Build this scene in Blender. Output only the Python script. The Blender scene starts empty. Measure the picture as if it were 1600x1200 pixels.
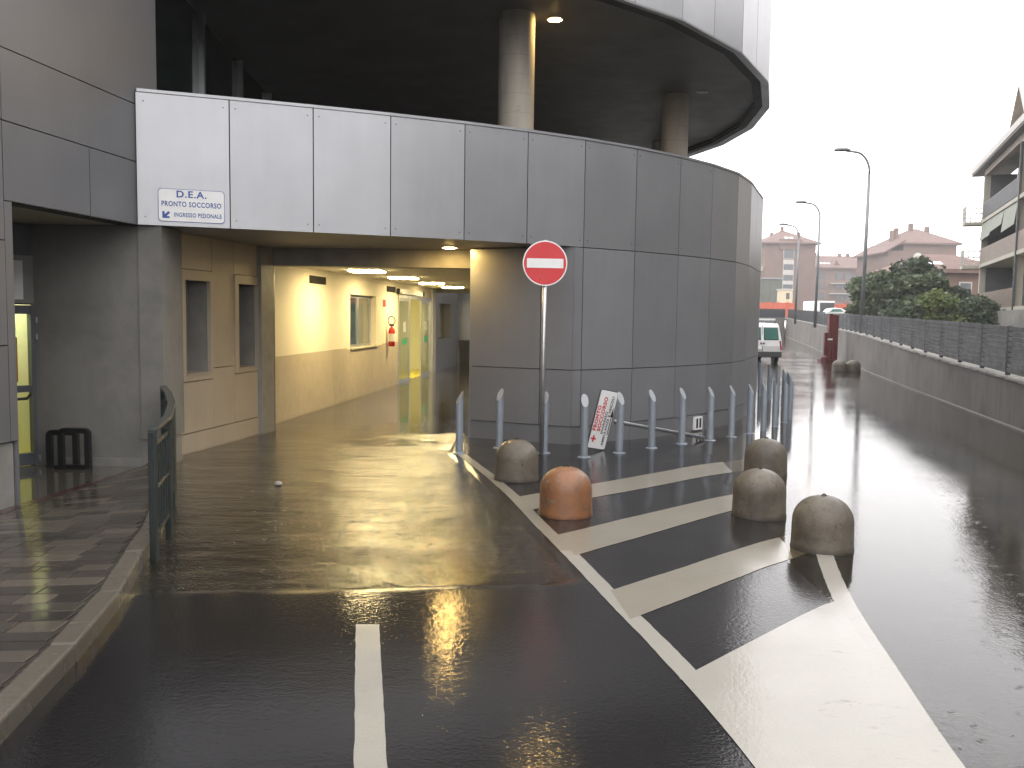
import bpy, math, random
import numpy as np
from mathutils import Vector, Matrix, noise
random.seed(7); rnd = random.random
S = bpy.context.scene
C = S.collection
R = math.radians

# ------------------------------------------------------------------ camera, world, sun, exposure
cam = bpy.data.cameras.new('camera'); camo = bpy.data.objects.new('camera', cam); C.objects.link(camo)
cam.sensor_width = 36.0; cam.lens = 36 * 1383 / 1600; cam.clip_start = .05; cam.clip_end = 3000
P_, R_ = R(4.465), R(0.8)
fw = Vector((0, math.cos(P_), -math.sin(P_))); u0 = Vector((0, math.sin(P_), math.cos(P_))); r0 = Vector((1, 0, 0))
rt = r0 * math.cos(R_) + u0 * math.sin(R_); up = u0 * math.cos(R_) - r0 * math.sin(R_)
camo.matrix_world = Matrix(((rt.x, up.x, -fw.x, 0), (rt.y, up.y, -fw.y, 0), (rt.z, up.z, -fw.z, 1.9), (0, 0, 0, 1)))
S.camera = camo

W = bpy.data.worlds.new('World'); S.world = W; W.use_nodes = True
nt = W.node_tree; nt.nodes.clear()
sk = nt.nodes.new('ShaderNodeTexSky'); sk.sky_type = 'NISHITA'; sk.sun_disc = False
sk.sun_elevation = R(48); sk.sun_rotation = R(214); sk.dust_density = 4.0; sk.air_density = 2.0
hs = nt.nodes.new('ShaderNodeHueSaturation'); hs.inputs['Saturation'].default_value = .10; hs.inputs['Value'].default_value = .22
cl = nt.nodes.new('ShaderNodeMix'); cl.data_type = 'RGBA'; cl.blend_type = 'ADD'; cl.inputs[0].default_value = 1
cl.inputs[7].default_value = (34.5, 33.5, 33.9, 1)            # the closed white cloud deck
bg = nt.nodes.new('ShaderNodeBackground'); bg.inputs[1].default_value = .10
wo = nt.nodes.new('ShaderNodeOutputWorld')
nt.links.new(sk.outputs[0], hs.inputs['Color']); nt.links.new(hs.outputs[0], cl.inputs[6])
nt.links.new(cl.outputs[2], bg.inputs[0]); nt.links.new(bg.outputs[0], wo.inputs[0])
sl = bpy.data.lights.new('sun', 'SUN'); sl.energy = .5; sl.angle = R(70); sl.color = (1, .98, .95)
so = bpy.data.objects.new('sun', sl); C.objects.link(so)
so.rotation_euler = Vector((-.40, -.60, .80)).to_track_quat('Z', 'Y').to_euler(); so.location = (-20, -30, 60)
S.view_settings.view_transform = 'Standard'; S.view_settings.look = 'None'
S.view_settings.exposure = -.3; S.view_settings.gamma = 1; S.view_settings.use_curve_mapping = False
S.render.engine = 'CYCLES'
S.cycles.max_bounces = 8; S.cycles.transparent_max_bounces = 12; S.cycles.volume_bounces = 0
S.cycles.caustics_reflective = False; S.cycles.caustics_refractive = False
S.cycles.sample_clamp_indirect = 9
S.cycles.use_denoising = True

# ------------------------------------------------------------------ materials
class N:
    """tiny node-graph helper"""
    def __init__(s, name):
        s.m = bpy.data.materials.new(name); s.m.use_nodes = True; s.t = s.m.node_tree; s.t.nodes.clear()
        s.out = s.t.nodes.new('ShaderNodeOutputMaterial'); s._p = None
    def n(s, typ, **kw):
        x = s.t.nodes.new('ShaderNode' + typ)
        for k, v in kw.items(): setattr(x, k, v)
        return x
    def l(s, a, b): s.t.links.new(a, b)
    def set(s, sock, v):
        if isinstance(v, (int, float)): sock.default_value = v
        elif isinstance(v, tuple): sock.default_value = v if len(v) != 3 or sock.type == 'VECTOR' else (*v, 1)
        else: s.l(v, sock)
    def pos(s, scale=(1, 1, 1)):
        if s._p is None: s._p = s.n('NewGeometry').outputs['Position']
        if scale == (1, 1, 1): return s._p
        v = s.n('VectorMath', operation='MULTIPLY'); s.l(s._p, v.inputs[0]); v.inputs[1].default_value = scale
        return v.outputs[0]
    def noise(s, sc, det=3, rough=.55, vec=None, dist=0):
        x = s.n('TexNoise'); x.inputs['Scale'].default_value = sc; x.inputs['Detail'].default_value = det
        x.inputs['Roughness'].default_value = rough; x.inputs['Distortion'].default_value = dist
        s.l(vec if vec is not None else s.pos(), x.inputs['Vector']); return x.outputs['Fac']
    def math(s, op, a, b=0.0, c=0.0, clamp=False):
        x = s.n('Math', operation=op, use_clamp=clamp)
        for i, v in enumerate((a, b, c)): s.set(x.inputs[i], v)
        return x.outputs[0]
    def ramp(s, f, lo, hi, a=0.0, b=1.0):
        x = s.n('MapRange'); s.set(x.inputs[0], f)
        for i, v in enumerate((lo, hi, a, b)): x.inputs[i + 1].default_value = v
        return x.outputs[0]
    def mix(s, f, a, b, blend='MIX'):
        x = s.n('Mix', data_type='RGBA', blend_type=blend); s.set(x.inputs[0], f); s.set(x.inputs[6], a); s.set(x.inputs[7], b)
        return x.outputs[2]
    def bump(s, h, dist, strength=1.0, normal=None):
        x = s.n('Bump'); x.inputs['Strength'].default_value = strength; x.inputs['Distance'].default_value = dist
        s.l(h, x.inputs['Height'])
        if normal is not None: s.l(normal, x.inputs['Normal'])
        return x.outputs[0]
    def principled(s, **kw):
        b = s.n('BsdfPrincipled')
        for k, v in kw.items(): s.set(b.inputs[k.replace('_', ' ')], v)
        s.l(b.outputs[0], s.out.inputs[0]); return b
    def rand(s): return s.n('ObjectInfo').outputs['Random']

def M(name, col, rough=.5, metal=0., var=.12, vs=3., ovar=0., bump=0., bs=40., spec=.5, coat=0., coatr=.1, streak=0., rvar=.08):
    g = N(name)
    c = col
    f = g.noise(vs, 4)
    k = g.ramp(f, .3, .7, 1 - var, 1 + var)
    if streak:
        st = g.noise(1, 4, vec=g.pos((9, 9, .7)))
        k = g.math('MULTIPLY', k, g.ramp(st, .35, .7, 1.0, 1 - streak))
    if ovar: k = g.math('MULTIPLY', k, g.ramp(g.rand(), 0, 1, 1 - ovar, 1 + ovar))
    kk = g.n('CombineColor'); [g.l(k, kk.inputs[i]) for i in range(3)]
    cc = g.mix(1.0, c, kk.outputs[0], 'MULTIPLY')
    rr = g.ramp(g.noise(vs * 2.3, 3), .3, .7, max(.02, rough - rvar), min(1, rough + rvar))
    kw = dict(Base_Color=cc, Roughness=rr, Metallic=metal, Specular_IOR_Level=spec)
    if bump: kw['Normal'] = g.bump(g.noise(bs, 4), bump)
    b = g.principled(**kw)
    if coat: b.inputs['Coat Weight'].default_value = coat; b.inputs['Coat Roughness'].default_value = coatr; b.inputs['Coat IOR'].default_value = 1.33
    return g.m

def emit(name, col, st, rough=.4):
    g = N(name); g.principled(Base_Color=(.8, .8, .75), Roughness=rough, Emission_Color=col, Emission_Strength=st); return g.m

def glass(name, tint, ior=1.5, rough=0.0, body=None, bodyf=0.0):
    g = N(name)
    fr = g.n('Fresnel'); fr.inputs[0].default_value = ior
    tr = g.n('BsdfTransparent'); tr.inputs[0].default_value = (*tint, 1)
    gl = g.n('BsdfGlossy'); gl.inputs['Roughness'].default_value = rough
    under = tr.outputs[0]
    if body:
        d = g.n('BsdfDiffuse'); d.inputs[0].default_value = (*body, 1)
        m = g.n('MixShader'); m.inputs[0].default_value = bodyf; g.l(tr.outputs[0], m.inputs[1]); g.l(d.outputs[0], m.inputs[2]); under = m.outputs[0]
    bf = g.math('MULTIPLY', fr.outputs[0], g.math('SUBTRACT', 1.0, g.n('NewGeometry').outputs['Backfacing']))
    x = g.n('MixShader'); g.l(bf, x.inputs[0]); g.l(under, x.inputs[1]); g.l(gl.outputs[0], x.inputs[2])
    g.l(x.outputs[0], g.out.inputs[0]); return g.m

def ripple_height(g, fine=1.0):
    """flowing, rain-struck water: broad flow, chop, and drop rings"""
    p = g.pos((1, 1, 0))
    w1 = g.noise(1.3, 3, .5, vec=g.pos((.8, 1.3, 0)), dist=.6)
    w2 = g.noise(5.5, 4, .6, vec=p, dist=.9)
    w3 = g.noise(21, 3, .6, vec=p, dist=.4)
    chop = g.ramp(g.noise(.45, 3, vec=p), .38, .66, .45, 1.0)
    def rings(sc, off):
        q = g.n('VectorMath', operation='ADD'); g.l(p, q.inputs[0]); q.inputs[1].default_value = (off, off * 1.7, 0)
        v = g.n('TexVoronoi'); v.voronoi_dimensions = '2D'; v.inputs['Scale'].default_value = sc; g.l(q.outputs[0], v.inputs['Vector'])
        d = v.outputs['Distance']
        sep = g.n('SeparateColor'); g.l(v.outputs['Color'], sep.inputs[0])
        on = g.math('GREATER_THAN', sep.outputs[0], .40)
        rr = g.ramp(sep.outputs[1], 0, 1, 2.0, 5.0)
        env = g.math('POWER', g.math('SUBTRACT', 1.0, g.math('MULTIPLY', d, rr), clamp=True), 1.5)
        return g.math('MULTIPLY', g.math('MULTIPLY', g.math('SINE', g.math('MULTIPLY', d, 55.0)), env), on)
    ring = g.math('ADD', rings(3.6, 3.3), g.math('MULTIPLY', rings(6.3, 11.1), .7))
    w4 = g.noise(52, 2, .6, vec=p)
    h = g.math('ADD', g.math('MULTIPLY', w1, .40), g.math('MULTIPLY', g.math('MULTIPLY', w2, chop), .34))
    h = g.math('ADD', h, g.math('MULTIPLY', g.math('MULTIPLY', w3, chop), .36 * fine))
    h = g.math('ADD', h, g.math('MULTIPLY', g.math('MULTIPLY', w4, chop), .26 * fine))
    sp = g.n('SeparateXYZ'); g.l(g.pos(), sp.inputs[0]); x, y = sp.outputs[0], sp.outputs[1]
    h = g.math('ADD', h, g.math('MULTIPLY', ring, g.ramp(y, 5, 14, .13, .05)))
    # the lane carries a fast rain-struck flow, the roofed passage lies calm, the open road is nearly a mirror
    xl = g.math('ADD', x, g.math('MULTIPLY', g.math('SUBTRACT', y, 9.0), .28))
    lane = g.math('MULTIPLY', g.ramp(xl, -.3, 1.0, 1, 0), g.ramp(y, 12.0, 15.5, 1, 0))
    calm = g.math('MULTIPLY', g.ramp(xl, 0, 1.5, 1, 0), g.ramp(y, 13, 16, 0, 1))
    patch = g.ramp(g.noise(.9, 3, .6, vec=g.pos((.6, 1.5, 0))), .38, .62, .45, 1.25)
    amp = g.math('ADD', g.math('ADD', g.math('ADD', .30, g.ramp(y, 18, 36, 0, 1.1)), g.math('MULTIPLY', g.math('MULTIPLY', lane, patch), 3.6)), g.math('MULTIPLY', calm, g.ramp(y, 18, 36, -.16, -1.26)))
    return g.math('MULTIPLY', h, amp)

def water_material():
    g = N('flood_water')
    nrm = g.bump(ripple_height(g), .0065)
    fr = g.n('Fresnel'); fr.inputs[0].default_value = 1.45; g.l(nrm, fr.inputs['Normal'])
    tr = g.n('BsdfTransparent'); tr.inputs[0].default_value = (.80, .74, .64, 1)
    df = g.n('BsdfDiffuse'); df.inputs[0].default_value = (.20, .178, .14, 1)
    mu = g.n('MixShader'); yy = g.n('SeparateXYZ'); g.l(g.pos(), yy.inputs[0])                # silt thins out where the water runs shallow
    g.l(g.math('MULTIPLY', g.ramp(g.noise(.7, 3), .35, .7, .08, .22), g.ramp(yy.outputs[1], 5.8, 9.5, .12, 1.0)), mu.inputs[0]); g.l(tr.outputs[0], mu.inputs[1]); g.l(df.outputs[0], mu.inputs[2])
    gl = g.n('BsdfGlossy'); gl.inputs['Roughness'].default_value = .02; gl.inputs[0].default_value = (1, 1, 1, 1); g.l(nrm, gl.inputs['Normal'])
    x = g.n('MixShader'); g.l(fr.outputs[0], x.inputs[0]); g.l(mu.outputs[0], x.inputs[1]); g.l(gl.outputs[0], x.inputs[2])
    g.l(x.outputs[0], g.out.inputs[0]); return g.m

def wet_material(name, c0, c1, grain=.0016, gs=170, film=.05, film_var=.16, patch=True, wear=None, rough=.55, spec=.25, film_ior=1.33):
    """a rough mineral surface under a film of rain water"""
    g = N(name)
    f = g.noise(2.1, 5, .6); f2 = g.noise(gs * .7, 2)
    col = g.mix(g.math('ADD', g.math('MULTIPLY', f, .6), g.math('MULTIPLY', f2, .4)), c0, c1)
    if wear:
        w = g.math('MULTIPLY', g.ramp(g.noise(16, 5, .7, vec=g.pos((.6, 1.6, 1))), .58, .72), g.ramp(g.noise(1.3, 2), .52, .66))
        w2 = g.ramp(g.noise(95, 2, .6), .60, .70)
        col = g.mix(g.math('MAXIMUM', w, g.math('MULTIPLY', w2, .22)), col, wear)
    fine = g.noise(gs, 3, .6)
    b = g.principled(Base_Color=col, Roughness=rough, Normal=g.bump(fine, grain), Specular_IOR_Level=spec)
    b.inputs['Coat Weight'].default_value = 1.0; b.inputs['Coat IOR'].default_value = film_ior
    cr = g.ramp(g.noise(1.1, 4, .6, vec=g.pos((1, 1.6, 1))), .35, .65, film, film + film_var) if patch else film
    g.set(b.inputs['Coat Roughness'], cr)
    hh = g.math('ADD', g.math('ADD', g.math('MULTIPLY', g.noise(115, 2, .65), .16), g.math('MULTIPLY', g.noise(44, 2, .6), .75)), g.math('MULTIPLY', g.noise(8, 3, .5, vec=g.pos((.8, 1.3, 1))), .22))
    g.l(g.bump(hh, .0017), b.inputs['Coat Normal'])
    return g.m

def concrete_form(name, col):
    g = N(name)
    z = g.n('SeparateXYZ'); g.l(g.pos(), z.inputs[0])
    band = g.math('GREATER_THAN', g.math('FRACT', g.math('MULTIPLY', z.outputs[2], 3.3)), .96)
    st = g.ramp(g.noise(1, 5, .6, vec=g.pos((4, 4, .8))), .3, .75, 1.1, .75)
    sp = g.ramp(g.noise(7, 4, .7), .66, .74, 1, .55)
    k = g.math('MULTIPLY', g.math('MULTIPLY', st, sp), g.ramp(band, 0, 1, 1, .82))
    kk = g.n('CombineColor'); [g.l(k, kk.inputs[i]) for i in range(3)]
    g.principled(Base_Color=g.mix(1, col, kk.outputs[0], 'MULTIPLY'), Roughness=.7, Normal=g.bump(g.noise(35, 4), .003)); return g.m

def stained(name, col, dark, vs=2.0, lo=.45, hi=.65, rough=.6, bump=.004, bs=60, speck=True, coat=0.0, band=False, chip=(.05, .042, .03)):
    g = N(name)
    f = g.ramp(g.noise(vs, 6, .65, dist=.3), lo, hi)
    st = g.ramp(g.noise(1, 5, .6, vec=g.pos((5, 5, .5))), .45, .7)
    c = g.mix(g.math('MAXIMUM', f, g.math('MULTIPLY', st, .6)), col, dark)
    if speck: c = g.mix(g.ramp(g.noise(55, 3, .6), .60, .70, 0, .6), c, dark)
    if band:
        zz = g.n('SeparateXYZ'); g.l(g.pos(), zz.inputs[0])
        wl = g.ramp(g.math('ADD', zz.outputs[2], g.math('MULTIPLY', g.noise(9, 3), .09)), .055, .10, 1, 0)
        c = g.mix(g.math('MULTIPLY', wl, .75), c, tuple(v * .45 for v in dark))
        ch = g.ramp(g.noise(19, 2, .5), .655, .69); c = g.mix(ch, c, chip)
    b = g.principled(Base_Color=c, Roughness=rough, Normal=g.bump(g.noise(bs, 5, .65), bump))
    if coat: b.inputs['Coat Weight'].default_value = coat; b.inputs['Coat Roughness'].default_value = .2; b.inputs['Coat IOR'].default_value = 1.33
    return g.m

m = {}
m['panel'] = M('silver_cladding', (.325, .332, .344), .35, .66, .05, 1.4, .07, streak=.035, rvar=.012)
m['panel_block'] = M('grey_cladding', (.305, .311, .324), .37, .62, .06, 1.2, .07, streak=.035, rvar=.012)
m['panel_side'] = M('shaded_side_cladding', (.24, .241, .25), .42, .60, .05, 1.0, .05, streak=.03, rvar=.015)  # same panels as the fascia, their shaded angle put into a darker colour
m['tan'] = M('beige_cladding', (.46, .40, .31), .48, .15, .06, 1.5, .04, streak=.06)
m['backing'] = M('joint_shadow_gap', (.015, .015, .017), .8, 0, .1)
m['screw'] = M('screw_heads', (.08, .08, .085), .5, .5)
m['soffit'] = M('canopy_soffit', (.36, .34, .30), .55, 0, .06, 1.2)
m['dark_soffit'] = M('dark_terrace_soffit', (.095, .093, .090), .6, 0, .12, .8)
m['bevel'] = M('grey_edge_metal', (.26, .27, .28), .45, .5, .06, 1.0, .05)
m['column'] = concrete_form('cast_concrete_column', (.47, .43, .36))
m['stucco'] = stained('grey_stucco', (.20, .195, .18), (.14, .137, .125), 1.6, .4, .7, .75, .002, 90, False)
m['plinth'] = M('plinth_stone', (.22, .215, .20), .5, 0, .15, 4, .06)
m['dark_metal'] = M('dark_grey_metal', (.10, .105, .105), .45, .3, .1)
m['frame_grey'] = M('blue_grey_door_frame', (.10, .11, .125), .4, .3, .08)
m['mullion'] = M('aluminium', (.55, .57, .58), .35, .85, .05)
m['dark_glass'] = M('dark_green_glass', (.012, .03, .027), .06, 0, .2, 1.0, spec=.8, rvar=.02)
m['plaster'] = M('cream_plaster', (.76, .70, .58), .7, 0, .03, 1.5, bump=.0006, bs=120)
m['dado'] = M('beige_dado_tile', (.50, .43, .33), .35, 0, .07, 5, .04)
m['ceiling'] = M('corridor_ceiling', (.70, .66, .58), .7, 0, .03)
m['white_paint'] = M('white_enamel', (.72, .72, .70), .4, 0, .05)
m['vent'] = M('vent_grille', (.03, .028, .025), .9, 0, spec=.1)
m['glass'] = glass('clear_glass', (.86, .93, .90))
m['glass_green'] = glass('green_tinted_glass', (.88, .92, .88), body=(.55, .56, .50), bodyf=.36)
m['lamp'] = emit('warm_ceiling_lamp', (1.0, .78, .37), 115)
m['downlamp'] = emit('warm_downlight', (1.0, .64, .20), 600)
m['lobbylamp'] = emit('lobby_lamp', (1.0, .93, .62), 40)
m['yellow_wall'] = M('pale_yellow_wall', (.72, .70, .50), .6, 0, .03)
m['yellow_floor'] = M('yellow_linoleum', (.62, .50, .03), .3, 0, .05)
m['steel'] = M('galvanised_steel', (.52, .53, .54), .38, .85, .12, 9)
m['bollard'] = M('blue_grey_bollard_paint', (.22, .25, .285), .35, .1, .08, 8, .05, coat=.5, coatr=.12)
m['bollard_cut'] = M('bollard_cut_face', (.25, .265, .28), .4, .1, .05)
m['pan'] = stained('weathered_concrete', (.125, .105, .076), (.048, .038, .026), 3.4, .36, .68, .62, .006, 55, coat=.4, band=True)
m['pan_orange'] = stained('worn_orange_paint', (.240, .094, .030), (.10, .055, .030), 4.0, .40, .72, .5, .005, 55, coat=.5, band=True, chip=(.17, .14, .10))
m['hole'] = M('dark_hole', (.02, .018, .015), .8)
m['iron'] = M('green_black_iron', (.018, .026, .024), .38, .2, .25, 12, bump=.002, bs=90, coat=.5)
m['black_plastic'] = M('black_plastic', (.012, .012, .012), .35, 0, .1)
m['red'] = M('sign_red', (.55, .018, .022), .35, 0, .04)
m['sign_white'] = M('sign_white', (.74, .75, .74), .35, 0, .05, 8)
m['sign_blue'] = M('sign_blue', (.015, .06, .28), .4, 0, .03)
m['sign_black'] = M('sign_black', (.012, .012, .012), .5)
m['orange_poster'] = M('orange_poster', (.75, .25, .06), .6)
m['green_sticker'] = M('green_sticker', (.05, .40, .20), .5)
m['fire_red'] = M('fire_red', (.50, .015, .012), .3, 0, .05)
m['asphalt'] = wet_material('wet_asphalt', (.0055, .0055, .006), (.0145, .014, .0145), film=.008, film_var=.035, spec=.04, film_ior=1.31)
m['paint'] = wet_material('wet_road_paint', (.225, .216, .184), (.335, .322, .28), grain=.0012, film=.06, film_var=.16, wear=(.09, .085, .08))
m['paint_shaded'] = wet_material('shaded_road_paint', (.165, .148, .112), (.25, .23, .18), grain=.0014, film=.05, film_var=.14, wear=(.05, .046, .042))  # road paint copy darkened for the building's shade; the scuffs are wear
m['water'] = water_material()
def paver_material():
    g = N('wet_paver')
    r = g.n('ValToRGB'); g.l(g.rand(), r.inputs[0])
    r.color_ramp.elements[0].color = (.016, .013, .011, 1); r.color_ramp.elements[1].color = (.125, .105, .080, 1)
    e = r.color_ramp.elements.new(.45); e.color = (.045, .037, .029, 1)
    e = r.color_ramp.elements.new(.7); e.color = (.058, .048, .038, 1)
    c = g.mix(g.ramp(g.noise(60, 4, .7), .35, .7, 0, .55), r.outputs[0], (.03, .025, .02))
    b = g.principled(Base_Color=c, Roughness=.5, Normal=g.bump(g.noise(90, 3), .0015), Specular_IOR_Level=.3)
    b.inputs['Coat Weight'].default_value = 1; b.inputs['Coat IOR'].default_value = 1.33
    g.set(b.inputs['Coat Roughness'], g.ramp(g.noise(1.6, 3), .35, .65, .03, .12))
    g.l(g.bump(g.noise(14, 3), .0016), b.inputs['Coat Normal'])
    return g.m
m['paver'] = paver_material()
m['kerb'] = wet_material('wet_kerb_stone', (.062, .054, .042), (.125, .110, .085), film=.15, film_var=.2, wear=(.07, .065, .05))
m['mortar'] = M('dark_joint_sand', (.022, .019, .016), .7, 0, .2, 20)
m['tile_floor'] = M('alcove_floor_tile', (.075, .068, .056), .10, 0, .1, 4, rvar=.03, coat=1, coatr=.03)
m['red_strip'] = M('dark_red_strip', (.045, .016, .014), .3, 0, .2, 9, coat=.8)
m['earth'] = stained('rough_grass_ground', (.05, .06, .03), (.09, .08, .055), .5, .4, .6, .9, .02, 8, True)
m['retaining'] = stained('grey_retaining_wall', (.165, .152, .135), (.085, .078, .068), .55, .42, .66, .7, .006, 25, True)
m['coping'] = M('pale_coping', (.30, .29, .265), .6, 0, .35, 6, .25)
m['fence'] = M('blue_grey_fence_paint', (.022, .028, .036), .45, .10, .12, 2, .12)
m['brick_far'] = stained('far_brick', (.190, .122, .098), (.150, .096, .078), .6, .4, .7, .8, .01, 6, False)
m['roof_tile'] = stained('clay_roof_tiles', (.165, .102, .086), (.130, .082, .070), .8, .4, .7, .8, .02, 8, False)
m['far_win'] = M('far_window_glass', (.09, .10, .11), .2, 0, .2)
m['far_trim'] = M('pale_trim', (.48, .46, .43), .6)
m['cream'] = M('cream_render', (.62, .52, .36), .75, 0, .08, .8)
m['pillar_cream'] = M('pale_pillar_render', (.36, .34, .285), .7, 0, .08, 1.0)
m['awning'] = M('pale_green_awning', (.24, .26, .215), .7, 0, .08, 2)
m['brown_panel'] = M('brown_balcony_panel', (.16, .125, .095), .6, 0, .15, 3)
m['dark_rail'] = M('dark_balcony_rail', (.06, .065, .07), .5, .3)
m['lamp_grey'] = M('street_lamp_grey', (.20, .215, .225), .45, .5, .06)
m['net_orange'] = M('orange_mesh', (.48, .095, .045), .7, 0, .12, 1.0)
m['van_white'] = M('white_car_paint', (.70, .71, .70), .25, 0, .04, 2, coat=.8, coatr=.06)
m['tyre'] = M('black_rubber', (.014, .014, .015), .6)
m['bumper'] = M('dark_grey_bumper', (.035, .036, .038), .5)
m['van_glass'] = M('green_car_glass', (.05, .15, .125), .08, 0, .15, 1.5, spec=.7, rvar=.02)
m['tail_red'] = M('tail_light_red', (.35, .015, .012), .25)
m['barrier_red'] = M('faded_red_paint', (.105, .020, .019), .45, 0, .18, 4)
m['bark'] = M('tree_bark', (.07, .055, .04), .85, 0, .3, 8, bump=.01, bs=30)
m['far_green'] = M('dull_green_metal', (.095, .105, .085), .6, 0, .12, .5)

def leaf_material(name, a, b):
    g = N(name)
    c = g.mix(g.ramp(g.noise(.9, 3), .35, .65), a, b)
    c = g.mix(g.ramp(g.noise(7, 2), .3, .7, 0, .5), c, tuple(x * .55 for x in a))
    p = g.n('BsdfPrincipled'); g.set(p.inputs['Base Color'], c); p.inputs['Roughness'].default_value = .5
    t = g.n('BsdfTranslucent'); g.set(t.inputs[0], c)
    x = g.n('MixShader'); x.inputs[0].default_value = .25; g.l(p.outputs[0], x.inputs[1]); g.l(t.outputs[0], x.inputs[2])
    g.l(x.outputs[0], g.out.inputs[0]); return g.m
m['leaf_dark'] = leaf_material('dark_leaves', (.048, .076, .042), (.085, .118, .062))
m['leaf_mid'] = leaf_material('mid_leaves', (.070, .102, .048), (.115, .148, .070))
m['leaf_light'] = leaf_material('yellow_green_leaves', (.115, .165, .048), (.17, .21, .065))

# ------------------------------------------------------------------ mesh helpers
class G:
    def __init__(s): s.v = []; s.f = []
    def add(s, vs, fs):
        k = len(s.v); s.v += [tuple(p) for p in vs]; s.f += [tuple(i + k for i in f) for f in fs]; return s
    def hexa(s, p):      # p: 4 bottom ccw, 4 top ccw
        return s.add(p, [(3, 2, 1, 0), (4, 5, 6, 7), (0, 1, 5, 4), (1, 2, 6, 5), (2, 3, 7, 6), (3, 0, 4, 7)])
    def box(s, x0, x1, y0, y1, z0, z1):
        return s.hexa([(x0, y0, z0), (x1, y0, z0), (x1, y1, z0), (x0, y1, z0), (x0, y0, z1), (x1, y0, z1), (x1, y1, z1), (x0, y1, z1)])
    def wall(s, p0, p1, z0, z1, t0, t1, z0b=None, z1b=None):
        """slab over plan segment p0-p1; t0..t1 along the normal to the right of the segment"""
        d = Vector((p1[0] - p0[0], p1[1] - p0[1])).normalized(); n = Vector((d.y, -d.x))
        z0b = z0 if z0b is None else z0b; z1b = z1 if z1b is None else z1b
        q = [(p0[0] + n.x * t1, p0[1] + n.y * t1), (p1[0] + n.x * t1, p1[1] + n.y * t1), (p1[0] + n.x * t0, p1[1] + n.y * t0), (p0[0] + n.x * t0, p0[1] + n.y * t0)]
        zz = [z0, z0b, z0b, z0]; zt = [z1, z1b, z1b, z1]
        return s.hexa([(*a, z) for a, z in zip(q, zz)] + [(*a, z) for a, z in zip(q, zt)])
    def prism(s, poly, z0, z1):
        n = len(poly); zf = (lambda p: z0) if not callable(z0) else z0; zg = (lambda p: z1) if not callable(z1) else z1
        vs = [(p[0], p[1], zf(p)) for p in poly] + [(p[0], p[1], zg(p)) for p in poly]
        return s.add(vs, [tuple(range(n - 1, -1, -1)), tuple(range(n, 2 * n))] + [(i, (i + 1) % n, (i + 1) % n + n, i + n) for i in range(n)])
    def obox(s, c, ax, ay, az):
        c, ax, ay, az = map(Vector, (c, ax, ay, az))
        q = [c - ax - ay - az, c + ax - ay - az, c + ax + ay - az, c - ax + ay - az]
        return s.hexa(q + [p + az * 2 for p in q])
    def tube(s, path, r, n=10, cap=True):
        path = [Vector(p) for p in path]; rs = r if isinstance(r, (list, tuple)) else [r] * len(path)
        rings = []; ref = None
        for i, p in enumerate(path):
            t = (path[min(i + 1, len(path) - 1)] - path[max(i - 1, 0)]).normalized()
            if ref is None: ref = Vector((0, 0, 1)) if abs(t.z) < .9 else Vector((1, 0, 0))
            a = (ref - t * ref.dot(t)).normalized(); b = t.cross(a); ref = a
            rings.append([p + (a * math.cos(2 * math.pi * k / n) + b * math.sin(2 * math.pi * k / n)) * rs[i] for k in range(n)])
        vs = [q for ring in rings for q in ring]
        fs = [(i * n + k, i * n + (k + 1) % n, (i + 1) * n + (k + 1) % n, (i + 1) * n + k) for i in range(len(path) - 1) for k in range(n)]
        if cap: fs += [tuple(range(n - 1, -1, -1)), tuple((len(path) - 1) * n + k for k in range(n))]
        return s.add(vs, fs)
    def lathe(s, prof, c=(0, 0, 0), n=24, axis='z'):
        vs = []; m_ = len(prof)
        for r, z in prof:
            for k in range(n):
                a = 2 * math.pi * k / n; x, y = r * math.cos(a), r * math.sin(a)
                q = (x, y, z) if axis == 'z' else ((z, x, y) if axis == 'x' else (x, -z, y))
                vs.append((c[0] + q[0], c[1] + q[1], c[2] + q[2]))
        fs = [(i * n + k, i * n + (k + 1) % n, (i + 1) * n + (k + 1) % n, (i + 1) * n + k) for i in range(m_ - 1) for k in range(n)]
        if prof[0][0] > 1e-6: fs.append(tuple(range(n - 1, -1, -1)))
        if prof[-1][0] > 1e-6: fs.append(tuple((m_ - 1) * n + k for k in range(n)))
        return s.add(vs, fs)

WLOC = {}
def setp(o, label=None, cat=None, group=None, kind=None):
    if label: o['label'] = label
    if cat: o['category'] = cat
    if group: o['group'] = group
    if kind: o['kind'] = kind
    return o
def mesh_of(name, g, mat, org=(0, 0, 0), smooth=False):
    me = bpy.data.meshes.new(name)
    me.from_pydata([(a[0] - org[0], a[1] - org[1], a[2] - org[2]) for a in g.v], [], g.f)
    me.validate(); me.update()
    me.materials.append(m[mat] if isinstance(mat, str) else mat)
    if smooth: me.polygons.foreach_set('use_smooth', [True] * len(me.polygons))
    return me
def link(name, me, parent=None, loc=(0, 0, 0)):
    o = bpy.data.objects.new(name, me); C.objects.link(o); o.location = loc
    if parent is not None:
        o.parent = parent; WLOC[o.name] = tuple(a + b for a, b in zip(WLOC[parent.name], loc))
    else: WLOC[o.name] = tuple(loc)
    return o
def obj(name, g, mat, parent=None, loc=None, smooth=False, bevel=0., seg=2, **kw):
    """mesh written in world coordinates; origin = loc, or the parent's origin"""
    org = WLOC[parent.name] if parent is not None else (loc or (0, 0, 0))
    me = mesh_of(name, g, mat, org, smooth)
    o = link(name, me, parent, (0, 0, 0) if parent is not None else org)
    if bevel:
        b = o.modifiers.new('bevel', 'BEVEL'); b.width = bevel; b.segments = seg; b.limit_method = 'ANGLE'; b.angle_limit = R(40)
    return setp(o, **kw)
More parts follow.
